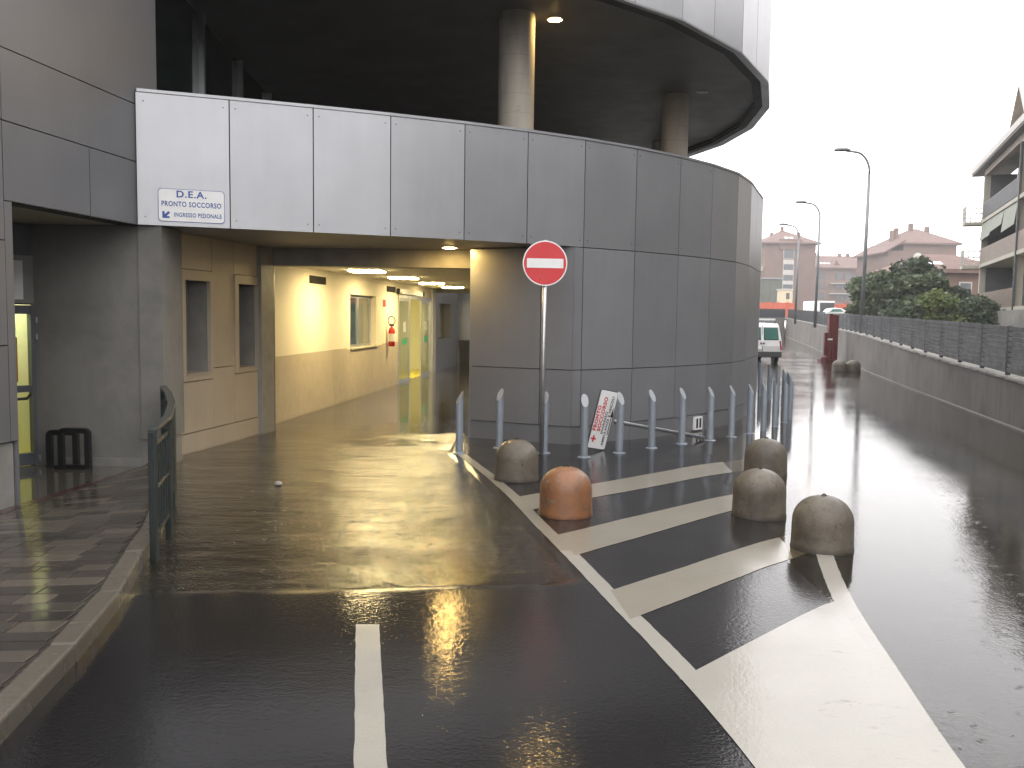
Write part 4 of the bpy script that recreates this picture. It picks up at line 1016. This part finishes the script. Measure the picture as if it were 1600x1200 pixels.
def on_rear(x0, x1, z0, z1, t=.012):
    yz = lambda z: VY + (-.03 + (z - .75) * (.03 / .23) if z < .98 else .0 + (z - .98) * (.10 / .57)) - t
    return G().hexa([(VX + x0, yz(z0), VZ + z0), (VX + x1, yz(z0), VZ + z0), (VX + x1, yz(z0) + .03, VZ + z0), (VX + x0, yz(z0) + .03, VZ + z0),
                     (VX + x0 * .94, yz(z1), VZ + z1), (VX + x1 * .94, yz(z1), VZ + z1), (VX + x1 * .94, yz(z1) + .03, VZ + z1), (VX + x0 * .94, yz(z1) + .03, VZ + z1)])
for sx in (-1, 1):
    a, b = sorted((sx * .06, sx * .70))
    obj('window_seal', on_rear(a, b, 1.00, 1.54, .010), 'tyre', VN, bevel=.03)
    a, b = sorted((sx * .085, sx * .675))
    obj('rear_window', on_rear(a, b, 1.03, 1.51, .018), 'van_glass', VN, bevel=.03)
    obj('door_handle', on_rear(*sorted((sx * .02, sx * .10)), .84, .90, .03), 'tyre', VN)
    a, b = sorted((sx * .76, sx * .825))
    obj('tail_light', on_rear(a, b, .60, .98, .015), 'tail_red', VN)
    for yw in (.72, 3.3):
        wv = obj('wheel', G().lathe([(.18, -.09), (.30, -.09), (.31, -.06), (.31, .06), (.30, .09), (.18, .09)], (VX + sx * .76, VY + yw, VZ + .30), 20, 'x'), 'tyre', VN)
        obj('wheel_rim', G().lathe([(.0005, .095 * sx), (.17, .092 * sx)], (VX + sx * .76, VY + yw, VZ + .30), 16, 'x'), 'steel', wv)
obj('door_seam', on_rear(-.008, .008, .45, 1.62, .008), 'tyre', VN)
obj('bumper', G().box(VX - .82, VX + .82, VY - .09, VY + .10, VZ + .28, VZ + .52), 'bumper', VN, bevel=.03)
obj('number_plate', on_rear(-.42, -.04, .62, .76, .02), 'sign_white', VN)
rk = obj('roof_rack', G().box(VX - .62, VX + .62, VY + .35, VY + .42, VZ + 1.84, VZ + 1.92).box(VX - .62, VX + .62, VY + 1.5, VY + 1.57, VZ + 1.84, VZ + 1.92), 'sign_white', VN)
for sx in (-1, 1): obj('rack_rail', G().box(VX + sx * .60 - .02, VX + sx * .60 + .02, VY + .3, VY + 1.9, VZ + 1.70, VZ + 1.838), 'bumper', rk)

TK = thing('white_truck', (36.4, 107, 2.0), 'white box truck standing behind the far end of the slatted fence', 'truck')
obj('cargo_box', G().box(35.9, 38.0, 105, 109.5, 2.6, 4.05), 'sign_white', TK, bevel=.05)
obj('dark_side', G().box(36.25, 37.95, 104.95, 104.99, 2.7, 3.85), 'bumper', TK)
obj('cab', G().box(34.95, 35.75, 105.2, 107.2, 2.4, 4.0), 'van_white', TK, bevel=.1)
obj('wheel', G().lathe([(.4, -.12), (.4, .12)], (36.4, 106, 2.45), 14, 'x'), 'tyre', TK)
obj('wheel', G().lathe([(.4, -.12), (.4, .12)], (37.6, 106, 2.45), 14, 'x'), 'tyre', TK)
CR = thing('parked_car', (36.2, 99, 1.9), 'pale hatchback car whose roof shows above the far fence', 'car')
cp = [(0, .35), (.0, .8), (.35, .95), (.7, 1.32), (1.2, 1.42), (1.9, 1.36), (2.6, .98), (3.5, .86), (3.7, .6), (3.65, .35)]
cg = G(); n = len(cp)
cg.add([(34.4 + a, 98.2, 1.75 + z) for a, z in cp] + [(34.4 + a, 99.8, 1.75 + z) for a, z in cp], [tuple(range(n - 1, -1, -1)), tuple(range(n, 2 * n))] + [(i, (i + 1) % n, (i + 1) % n + n, i + n) for i in range(n)])
obj('body', cg, 'van_white', CR, bevel=.06)
obj('side_window', G().add([(35.05, 98.18, 2.72), (36.55, 98.18, 2.74), (36.2, 98.18, 3.06), (35.3, 98.18, 3.03)], [(0, 1, 2, 3)]), 'van_glass', CR)
for a in (35.1, 37.2): obj('wheel', G().lathe([(.3, -.1), (.3, .1)], (a, 98.3, 2.05), 14, 'y'), 'tyre', CR)

# ------------------------------------------------------------------ street lamps
def street_lamp(x, y, top, arm, lab, zb):
    L_ = thing('street_lamp', (x, y, zb), lab, 'street lamp', 'street lamps behind the slatted fence')
    lean = .05
    path = [(x, y, zb), (x + lean * .4, y, zb + (top - zb) * .5), (x + lean * .8, y, top - .9)]
    obj('pole', G().tube(path, [.085, .07, .055], 12), 'lamp_grey', L_, smooth=True)
    pts = [(x + lean * .8, y, top - .9)]
    for k in range(1, 9):
        a = R(90 * k / 8); pts.append((x + lean - .75 * (1 - math.cos(a)) * arm / 1.6, y, top - .9 + .85 * math.sin(a)))
    hx = x - arm; pts.append((hx + .35, y, top + .0))
    obj('lamp_arm', G().tube(pts, .045, 10), 'lamp_grey', L_, smooth=True)
    pr = [(0.0, .05), (.12, .10), (.35, .12), (.55, .10), (.62, .04)]
    hd = G(); n = 10; vs = []
    for u, r in pr:
        for k in range(n):
            a = 2 * math.pi * k / n; vs.append((hx + .55 - u * 1.0, y + r * 1.25 * math.cos(a), top + .02 + (r * .9 if math.sin(a) > 0 else r * .45) * math.sin(a) - .03 * u))
    hd.add(vs, [(i * n + k, i * n + (k + 1) % n, (i + 1) * n + (k + 1) % n, (i + 1) * n + k) for i in range(len(pr) - 1) for k in range(n)] + [tuple(range(n)), tuple(len(pr) * n - 1 - k for k in range(n))])
    obj('lamp_head', hd, 'lamp_grey', L_, smooth=True)
street_lamp(13.99, 35.6, 8.56, 1.32, 'tallest grey street lamp, its curved arm reaching towards the road', zc(35) - .1)
street_lamp(17.35, 50.98, 8.50, 1.32, 'middle sized grey street lamp behind the tallest one, before the brick tower block', zc(51) - .1)
street_lamp(19.9, 62.6, 8.45, 1.32, 'farthest and smallest grey street lamp, its arm over the brick tower roof', zc(62) - .1)

def hip(g, x0, x1, y0, y1, z0, z1, ov=.6, ridge=.0):
    x0 -= ov; x1 += ov; y0 -= ov; y1 += ov; cx = (x0 + x1) / 2; cy = (y0 + y1) / 2; r = ridge / 2
    return g.add([(x0, y0, z0), (x1, y0, z0), (x1, y1, z0), (x0, y1, z0), (cx - r, cy, z1), (cx + r, cy, z1), (x0, y0, z0 - .35), (x1, y0, z0 - .35), (x1, y1, z0 - .35), (x0, y1, z0 - .35)],
                 [(0, 1, 5, 4), (1, 2, 5), (2, 3, 4, 5), (3, 0, 4), (6, 7, 1, 0), (7, 8, 2, 1), (8, 9, 3, 2), (9, 6, 0, 3), (9, 8, 7, 6)])
# ------------------------------------------------------------------ apartment house on the right
AH = thing('apartment_house', (31.4, 60, 1.5), 'three storey apartment house with loggia balconies and dormer at the right edge', 'building')
QA, QB = Vector((31.35, 60.0)), Vector((26.90, 47.7)); qd = (QB - QA).normalized(); qn = Vector((qd.y, -qd.x))   # qn faces the road
if qn.x > 0: qn = -qn
AL = (QB - QA).length
def ap(s, t): v = QA + qd * s + qn * t; return (v.x, v.y)
def abox(g, s0, s1, t0, t1, z0, z1):
    q_ = [ap(s0, t0), ap(s1, t0), ap(s1, t1), ap(s0, t1)]
    ar_ = sum(q_[i][0] * q_[(i + 1) % 4][1] - q_[(i + 1) % 4][0] * q_[i][1] for i in range(4))
    if ar_ < 0: q_.reverse()
    return g.hexa([(*a, z0) for a in q_] + [(*a, z1) for a in q_])
A = lambda *a: abox(G(), *a)
LB = AL + 14.
obj('house_wall', A(0, LB, -9, -1.9, 0, 11.0), 'cream', AH)
obj('attic_wall', A(.3, LB, -5.2, -1.9, 11.002, 13.6), 'brown_panel', AH)
for z in (2.72, 5.68, 8.62): obj('loggia_shade_sheet', A(.3, 5.2, -1.899, -1.88, z + .01, z + 2.6), 'dark_metal', AH)  # dark sheets that put the shade of the loggia recesses into the colour
obj('end_wall', A(-.02, .3, -1.89, -.35, 0, 11.6), 'dark_metal', AH)  # coloured dark as part of the loggia shade
for s in (.12, AL - .2, AL + 6.2, AL + 12.5): obj('pillar', A(s - .2, s + .22, -.34, .02, 0, 11.55), 'pillar_cream', AH)
for z in (2.72, 5.68, 8.62): obj('balcony_slab', A(.32, LB, -1.88, .10, z - .22, z), 'pillar_cream', AH)
for z, s0, s1, h in ((2.72, .6, 4.4, 2.2), (5.68, .6, 4.4, 2.2), (8.62, .6, 5.4, 2.3)):
    w = obj('window', A(s0, s1, -1.878, -1.83, z + .1, z + h), 'dark_rail', AH)
    for k in range(3): obj('pane', A(s0 + .1 + k * (s1 - s0) / 3, s0 - .1 + (k + 1) * (s1 - s0) / 3, -1.828, -1.81, z + .2, z + h - .1), 'far_win', w)
for z, s in ((8.62, 9.2), (2.72, 9.0), (8.62, 16), (5.68, 16), (2.72, 16)):
    w = obj('window', A(s, s + 1.0, -1.93, -1.86, z + .9, z + 2.2), 'brown_panel', AH)
    obj('pane', A(s + .1, s + .9, -1.858, -1.84, z + 1.0, z + 2.1), 'far_win', w)
obj('balcony_parapet', A(.4, AL - .45, .02, .07, 5.50, 6.70), 'brown_panel', AH)
obj('balcony_parapet', A(.4, AL - .45, .02, .07, 2.55, 3.75), 'brown_panel', AH)
obj('balcony_parapet', A(AL + .1, LB, .02, .07, 5.50, 6.70), 'brown_panel', AH)
for k in range(3):                                                  # sloping blinds on the middle floor
    s0 = .4 + k * (AL - .9) / 3; s1 = s0 + (AL - .9) / 3 - .08; dz = (0, .25, -.15)[k]
    a, b, c_, d_ = ap(s0, .03), ap(s1, .03), ap(s1, .16), ap(s0, .16)
    obj('awning', G().add([(*a, 8.38), (*b, 8.38), (*c_, 7.35 + dz), (*d_, 7.25 + dz), (*a, 8.34), (*b, 8.34), (*c_, 7.31 + dz), (*d_, 7.21 + dz)], [(0, 1, 2, 3), (7, 6, 5, 4), (0, 3, 7, 4), (1, 5, 6, 2), (3, 2, 6, 7), (0, 4, 5, 1)]), 'awning', AH)
rl = obj('balcony_rail', A(.4, AL - .4, .03, .06, 9.62, 9.68), 'dark_rail', AH)
k = 0.45
while k < AL - .45: obj('rail_bar', A(k, k + .16, .035, .055, 8.7, 9.62), 'dark_rail', rl); k += .24
obj('drain_pipe', A(AL + .05, AL + .22, .03, .16, 0, 11.4), 'dark_rail', AH)
for z in (8.55, 5.62):                                              # corner balconies past the far end
    bl = obj('corner_balcony', A(-1.3, -.03, -.9, 1.05, z - .18, z), 'pillar_cream', AH)
    for zz in (z + .35, z + .68, z + 1.02): obj('rail', abox(A(-1.3, -.03, 1.02, 1.05, zz, zz + .04), -1.3, -1.27, -.5, 1.02, zz, zz + .04), 'far_trim', bl)
    for s in (-1.3, -.9, -.5, -.08): obj('rail_bar', A(s, s + .035, 1.015, 1.055, z + .01, z + 1.05), 'far_trim', bl)
    for zz in (z + .05, z + .53, z + 1.0): obj('rail', A(-.075, -.035, .03, 1.02, zz, zz + .05), 'far_trim', bl)
    for t in (.05, .36, .68, .98): obj('rail_bar', A(-.075, -.035, t, t + .045, z + .002, z + 1.05), 'far_trim', bl)
    obj('screen', A(-1.25, -.1, 1.0, 1.012, z + .05, z + 1.0), 'glass', bl)
eav = obj('roof', G(), 'roof_tile', AH) if False else None
def roof_part():
    g = G()
    e0, e1 = -3.2, LB + 1
    pr_ = [(.40, 12.45), (-3.6, 15.2), (-9.2, 12.1), (-9.2, 11.95), (-3.6, 15.0), (.40, 12.10)]
    n = len(pr_); a = [(*ap(e0, t), z) for t, z in pr_]; b = [(*ap(e1, t), z) for t, z in pr_]
    fs = [(i, (i + 1) % n, (i + 1) % n + n, i + n) for i in range(n)]
    return g.add(a + b, fs + [(0, 1, 4, 5), (1, 2, 3, 4), (n + 5, n + 4, n + 1, n), (n + 4, n + 3, n + 2, n + 1)])
rf = obj('roof', roof_part(), 'roof_tile', AH)
obj('eave_board', A(-3.2, LB + 1, .405, .45, 12.08, 12.47), 'far_trim', rf)
obj('soffit_board', A(-3.1, LB + 1, -1.9, .40, 11.98, 12.06), 'dark_metal', rf)  # shade under the eaves put into the dark colour
obj('lintel_band', A(0, LB, -.34, .0, 11.56, 11.97), 'brown_panel', AH)
obj('chimney', A(4.4, 5.1, -2.0, -1.4, 13.2, 14.3), 'brick_far', rf); obj('chimney_cap', A(4.3, 5.2, -2.1, -1.3, 14.31, 14.42), 'brick_far', rf)
dm = obj('dormer', A(AL - 2.2, AL + .3, -3.2, -.3, 12.5, 13.3), 'cream', AH)
dg = G(); dv = []
for t in (.25, -3.6):
    for s, z in ((AL - 3.0, 12.85), (AL - .95, 14.75), (AL + 1.1, 12.85), (AL + 1.1, 12.65), (AL - .95, 14.5), (AL - 3.0, 12.65)): dv.append((*ap(s, t), z))
dg.add(dv, [(i, (i + 1) % 6, (i + 1) % 6 + 6, i + 6) for i in range(6)] + [(0, 1, 4, 5), (1, 2, 3, 4), (11, 10, 7, 6), (10, 9, 8, 7)])
obj('dormer_roof', dg, 'far_trim', dm)
obj('dormer_gable', G().add([(*ap(AL - 2.2, -.31), 13.2), (*ap(AL + .3, -.31), 13.2), (*ap(AL - .95, -.31), 14.45), (*ap(AL - 2.2, -.5), 13.2), (*ap(AL + .3, -.5), 13.2), (*ap(AL - .95, -.5), 14.45)], [(0, 1, 2), (5, 4, 3), (0, 3, 4, 1), (1, 4, 5, 2), (2, 5, 3, 0)]), 'cream', dm)
WG = lambda *a: G().box(*a)                                         # unseen wing, added at the right to darken the cladding's reflections
obj('unseen_wing_wall', WG(20.5, 30, -16, 27, 0, 12.2), 'stucco', AH)
for z in (2.72, 5.68, 8.62): obj('balcony_slab', WG(19.4, 20.49, -15, 26, z - .22, z), 'pillar_cream', AH)
for z in (2.72, 5.68, 8.62):
    obj('balcony_parapet', WG(19.36, 19.44, -15, 26, z + .002, z + 1.05), 'dark_metal', AH)
    for k in range(8):
        w = obj('window', WG(20.42, 20.498, -13 + k * 5, -9.8 + k * 5, z + .1, z + 2.3), 'dark_rail', AH)
        obj('pane', WG(20.40, 20.419, -12.8 + k * 5, -10 + k * 5, z + .2, z + 2.2), 'far_win', w)
obj('unseen_wing_roof', hip(G(), 20.5, 30, -16, 27, 12.5, 15.6, 1.2, 0), 'roof_tile', AH)
obj('garden_wall', A(-.3, LB, .35, .6, 0, 2.5), 'stucco', AH)

# ------------------------------------------------------------------ far brick blocks
def window(par, x0, x1, y, z0, z1, frame='far_trim', pane='far_win'):
    w = obj('window', G().box(x0, x1, y - .06, y - .004, z0, z1), frame, par)
    obj('pane', G().box(x0 + .12, x1 - .12, y - .09, y - .061, z0 + .12, z1 - .12), pane, w)
B1 = thing('brick_tower_block', (62, 200, 2), 'brick apartment block with hipped roof at the far left end of the road', 'building')
obj('wall', G().box(56.3, 67.6, 200, 214, 1.5, 18.6), 'brick_far', B1)
r1 = obj('roof', hip(G(), 56.3, 67.6, 200, 214, 18.9, 22.3, .9), 'roof_tile', B1)
obj('parapet_bay', G().box(59.4, 64.4, 199.6, 199.98, 17.4, 19.7), 'brick_far', B1)
for x, z in ((59.4, 21.6), (61.8, 23.1), (65.6, 21.8), (66.1, 21.0)): obj('chimney', G().box(x - .28, x + .28, 206, 206.7, 18.95, z), 'brick_far', r1)
for x in (61.4, 62.5): obj('skylight', G().obox((x, 201.6, 20.1), (.4, 0, 0), (0, .3, .19), (0, 0, .03)), 'sign_white', r1)
for i, z in enumerate((15.3, 12.7, 10.3, 8.2, 6.2)): window(B1, 60.4, 62.8, 200, z, z + (2.2 if i == 0 else 1.5))
for i, z in enumerate((14.2, 11.8, 9.5)): obj('spandrel', G().box(60.4, 62.8, 199.93, 199.99, z, z + .9), 'far_trim', B1)
obj('drain_pipe', G().box(62.95, 63.1, 199.85, 199.99, 3, 18), 'brown_panel', B1)
for z in (12.6, 9.9): obj('side_balcony', G().box(55.3, 56.28, 201, 204, z, z + 1.0), 'far_trim', B1)
B2 = thing('long_brick_block', (88, 230, 2), 'long low brick block with red roof and dormers between the two brick towers', 'building')
obj('wall', G().box(76, 112, 230, 242, 1.5, 15.0), 'brick_far', B2)
r2 = obj('roof', G().add([(75.5, 229.2, 15.2), (113, 229.2, 15.2), (113, 236, 18.6), (75.5, 236, 18.6), (113, 243, 15.2), (75.5, 243, 15.2), (75.5, 229.2, 14.9), (113, 229.2, 14.9)], [(0, 1, 2, 3), (3, 2, 4, 5), (6, 7, 1, 0)]), 'roof_tile', B2)
for x in (83.4, 90.5, 98.):
    obj('dormer', G().add([(x - 1, 230.4, 15.75), (x + 1, 230.4, 15.75), (x, 230.4, 17.2), (x, 234, 17.2), (x - 1, 232.5, 16.2), (x + 1, 232.5, 16.2)], [(0, 1, 2), (0, 2, 3, 4), (1, 5, 3, 2)]), 'brick_far', r2)
for x in (79.5, 86.0, 88.2, 96.0): obj('chimney', G().box(x - .35, x + .35, 235.5, 236.3, 17.5, 19.3), 'brick_far', r2)
for k in range(3): obj('skylight', G().obox((79.8 + k * .95, 231.5, 16.38), (.35, 0, 0), (0, .3, .15), (0, 0, .03)), 'sign_white', r2)
for i in range(12):
    for z in (12.2, 9.6, 7.0):
        x = 78.6 + i * 2.3
        if i % 4 == 1: continue
        window(B2, x, x + 1.7, 230, z, z + 1.7, 'dark_rail')
for z in (11.0, 8.4): obj('balcony_slab', G().box(81.5, 96, 229.0, 229.98, z, z + .22), 'far_trim', B2)
B3 = thing('brick_corner_block', (82, 180, 2), 'brick block with hipped roof, chimneys and aerial rising behind the trees', 'building')
obj('wall', G().box(75.4, 89.2, 180, 196, 1.5, 15.9), 'brick_far', B3)
obj('upper_wall', G().box(78.5, 89.2, 180.004, 195.9, 15.902, 17.3), 'brick_far', B3)
r3 = obj('roof', hip(G(), 78.2, 89.2, 180, 195, 17.5, 21.0, .8, 1.5), 'roof_tile', B3)
obj('lower_roof', G().add([(74.3, 179, 15.6), (78.48, 179, 18.1), (78.48, 196, 18.1), (74.3, 196, 15.6), (74.3, 179, 15.3), (78.48, 179, 17.8), (78.48, 196, 17.8), (74.3, 196, 15.3)], [(0, 1, 2, 3), (7, 6, 5, 4), (0, 4, 5, 1), (1, 5, 6, 2), (2, 6, 7, 3), (3, 7, 4, 0)]), 'roof_tile', B3)
for x, z in ((78.8, 20.5), (79.6, 21.0), (82.6, 22.0), (86.0, 21.4)): obj('chimney', G().box(x - .35, x + .35, 186, 187, 17.6, z), 'brick_far', r3)
for x in (82.0, 83.6): obj('skylight', G().obox((x, 182.3, 18.75), (.45, 0, 0), (0, .3, .13), (0, 0, .03)), 'sign_white', r3)
window(B3, 82.2, 85.0, 180, 13.1, 15.1); obj('satellite_dish', G().lathe([(.0005, .1), (.6, .05), (.9, -.05)], (81.3, 179.6, 14.6), 18, 'y'), 'far_trim', B3)
an = obj('aerial', G().tube([(82, 188, 19), (82, 188, 24.4)], .05, 6), 'dark_rail', r3)
obj('aerial_arm', G().tube([(80.6, 188, 24.2), (84.2, 188, 24.5)], .04, 6).tube([(80.8, 188, 23.4), (83.2, 188, 23.5)], .04, 6), 'dark_rail', r3)

GH = thing('green_shed', (43, 150, 2), 'dull green flat roofed shed left of the yellow hut', 'shed')
obj('wall', G().box(38.5, 45.3, 150, 156, 1.8, 8.5), 'far_green', GH); obj('flat_roof', G().box(38.3, 45.5, 149.8, 156.2, 8.502, 8.75), 'bevel', GH)
for k in range(5): obj('wall_rib', G().box(39.5 + k * 1.25, 39.6 + k * 1.25, 149.94, 149.998, 2, 8.4), 'far_green', GH)
YH = thing('yellow_hut', (43.1, 140, 2), 'small yellow hut with one window behind the orange netting', 'hut')
obj('wall', G().box(42.27, 43.95, 140, 142.5, 1.8, 6.4), 'cream', YH); obj('flat_roof', G().box(42.15, 44.05, 139.9, 142.6, 6.402, 6.6), 'far_trim', YH)
window(YH, 42.95, 43.45, 140, 5.0, 5.95, 'dark_rail')
LH_ = thing('low_brick_house', (36.5, 75, 1.9), 'low brick house with tiled roof and pale awning behind the trees', 'house')
obj('wall', G().box(33.6, 41.5, 75, 83, 1.2, 6.1), 'brick_far', LH_)
rl_ = obj('roof', hip(G(), 33.6, 41.5, 75, 83, 6.25, 7.75, .5, 2.5), 'roof_tile', LH_)
obj('skylight', G().obox((35.5, 76.0, 6.72), (1.05, 0, 0), (0, .5, .21), (0, 0, .04)), 'sign_white', rl_)
window(LH_, 37.5, 38.6, 75, 3.8, 5.2)

# ------------------------------------------------------------------ orange netting
def net(name, x0, x1, y, zb, ztop, lab):
    t = thing(name, ((x0 + x1) / 2, y, zb), lab, 'netting')
    n = max(2, int((x1 - x0) / 1.2)); g = G(); vs = []
    for i in range(n * 3 + 1):
        x = x0 + (x1 - x0) * i / (n * 3); sag = .10 * abs(math.sin(math.pi * i / 3))
        vs += [(x, y + .06 * math.sin(i), zb + .05), (x, y + .06 * math.sin(i * 1.3), ztop - sag)]
    g.add(vs, [(2 * i, 2 * i + 2, 2 * i + 3, 2 * i + 1) for i in range(n * 3)])
    nb = obj('mesh_panel', g, 'net_orange', t); sol = nb.modifiers.new('t', 'SOLIDIFY'); sol.thickness = .01
    for i in range(n + 1): obj('stake', G().tube([(x0 + (x1 - x0) * i / n, y + .09, zb), (x0 + (x1 - x0) * i / n, y + .09, ztop + .1)], .035, 6), 'bark', t)
net('safety_net', 33.0, 38.0, 119, 2.0, 4.1, 'orange safety netting in front of the yellow hut and green shed')
net('safety_net', 38.9, 42.4, 109, 1.95, 3.85, 'orange safety netting right of the white truck')
net('safety_net', 42.9, 47.2, 109, 2.3, 3.85, 'orange safety netting at the far right, below the trees')

# ------------------------------------------------------------------ trees
def tree(x, y, zb, h, rx, rz, mat, lab, n=2600, leaf=.17, seed=0, group='trees behind the slatted fence', trunk=True, name='leafy_tree', cat='tree'):
    rng = random.Random(seed)
    t = thing(name, (x, y, zb), lab, cat, group)
    top = zb + h; cz = top - rz
    if trunk:
        tg_ = G().tube([(x, y, zb - .2), (x + .05, y, zb + (cz - zb) * .6), (x - .04, y + .05, cz)], [.16, .12, .07], 8)
        for k in range(5):
            a = rng.random() * 6.28; tg_.tube([(x, y, zb + (cz - zb) * .55), (x + rx * .5 * math.cos(a), y + rx * .5 * math.sin(a), cz + rz * (.1 + .4 * rng.random()))], [.06, .02], 6)
        obj('trunk', tg_, 'bark', t)
    cl_ = []
    for k in range(26):
        u = rng.random() ** .5; a = rng.random() * 6.28; w = rng.uniform(-1, 1); rr = math.sqrt(max(0, 1 - w * w)) * u
        cl_.append((x + rx * rr * math.cos(a), y + rx * rr * math.sin(a), cz + rz * w * .9, rng.uniform(.22, .42) * rx))
    g = G()
    for k in range(n):
        c_ = cl_[rng.randrange(len(cl_))]
        dv_ = Vector((rng.gauss(0, 1), rng.gauss(0, 1), rng.gauss(0, 1))).normalized() * c_[3] * rng.uniform(.55, 1.12)
        p = Vector(c_[:3]) + Vector((dv_.x, dv_.y, dv_.z * .8))
        if p.z < zb + .05: continue
        a1 = Vector((rng.gauss(0, 1), rng.gauss(0, 1), rng.gauss(0, .6))).normalized(); a2 = a1.cross(Vector((rng.gauss(0, 1), rng.gauss(0, 1), rng.gauss(0, 1)))).normalized()
        l = leaf * rng.uniform(.6, 1.3)
        g.add([p - a1 * l, p - a2 * l * .55, p + a1 * l, p + a2 * l * .55], [(0, 1, 2, 3)])
    obj('crown', g, mat, t)
    return t
tree(24.8, 61, 1.5, 3.3, 1.8, 1.5, 'leaf_mid', 'rounded mid green tree behind the tallest lamp pole', seed=1)
tree(25.3, 57, 1.5, 4.35, 2.0, 2.0, 'leaf_dark', 'tall dark green tree in the middle of the clump', seed=2, n=3200)
tree(22.9, 55, 1.45, 3.3, 1.8, 1.5, 'leaf_mid', 'green tree at the left front of the clump', seed=3)
tree(23.6, 51, 1.45, 3.0, 1.65, 1.4, 'leaf_mid', 'broad green tree before the low brick house', seed=4, n=3000)
tree(20.8, 44, 1.3, 1.95, 1.25, .95, 'leaf_light', 'low yellow green bush just above the slatted fence', seed=5, n=1800, leaf=.12, name='leafy_bush', cat='bush', trunk=True)
tree(25.5, 52.5, 1.45, 2.7, 1.15, 1.15, 'leaf_dark', 'dark green tree beside the apartment house pillar', seed=6)
tree(19.4, 44.5, 1.3, 1.6, 1.1, .8, 'leaf_dark', 'low dark bush left of the yellow green one', seed=7, n=1500, leaf=.12, name='leafy_bush', cat='bush')
tree(22.4, 43.5, 1.3, 1.7, 1.3, .85, 'leaf_dark', 'low dark bush right of the yellow green one', seed=8, n=1700, leaf=.12, name='leafy_bush', cat='bush')
tree(27.6, 66, 1.6, 3.0, 1.8, 1.4, 'leaf_mid', 'small green tree farthest back, before the long brick block', seed=9)
for k, (s, l) in enumerate(((2.0, 'far'), (6.5, 'middle'), (11.0, 'near'))):
    xx, yy_ = ap(s, .9); tree(xx, yy_, 1.2, 1.65, .95, .75, 'leaf_dark', 'dark climbing shrub under the balconies, %s one of three' % l, seed=20 + k, n=1300, leaf=.11, group='shrubs under the balconies', name='climbing_shrub', cat='shrub')

# ------------------------------------------------------------------ rainy air
hz = N('rain_haze'); pv_ = hz.n('VolumePrincipled'); pv_.inputs['Density'].default_value = .0010; pv_.inputs['Color'].default_value = (.93, .94, .95, 1); pv_.inputs['Anisotropy'].default_value = .2
hz.l(pv_.outputs[0], hz.out.inputs['Volume'])
obj('haze', G().box(-425, 425, -425, 425, -1.2, 27), hz.m, kind='stuff')
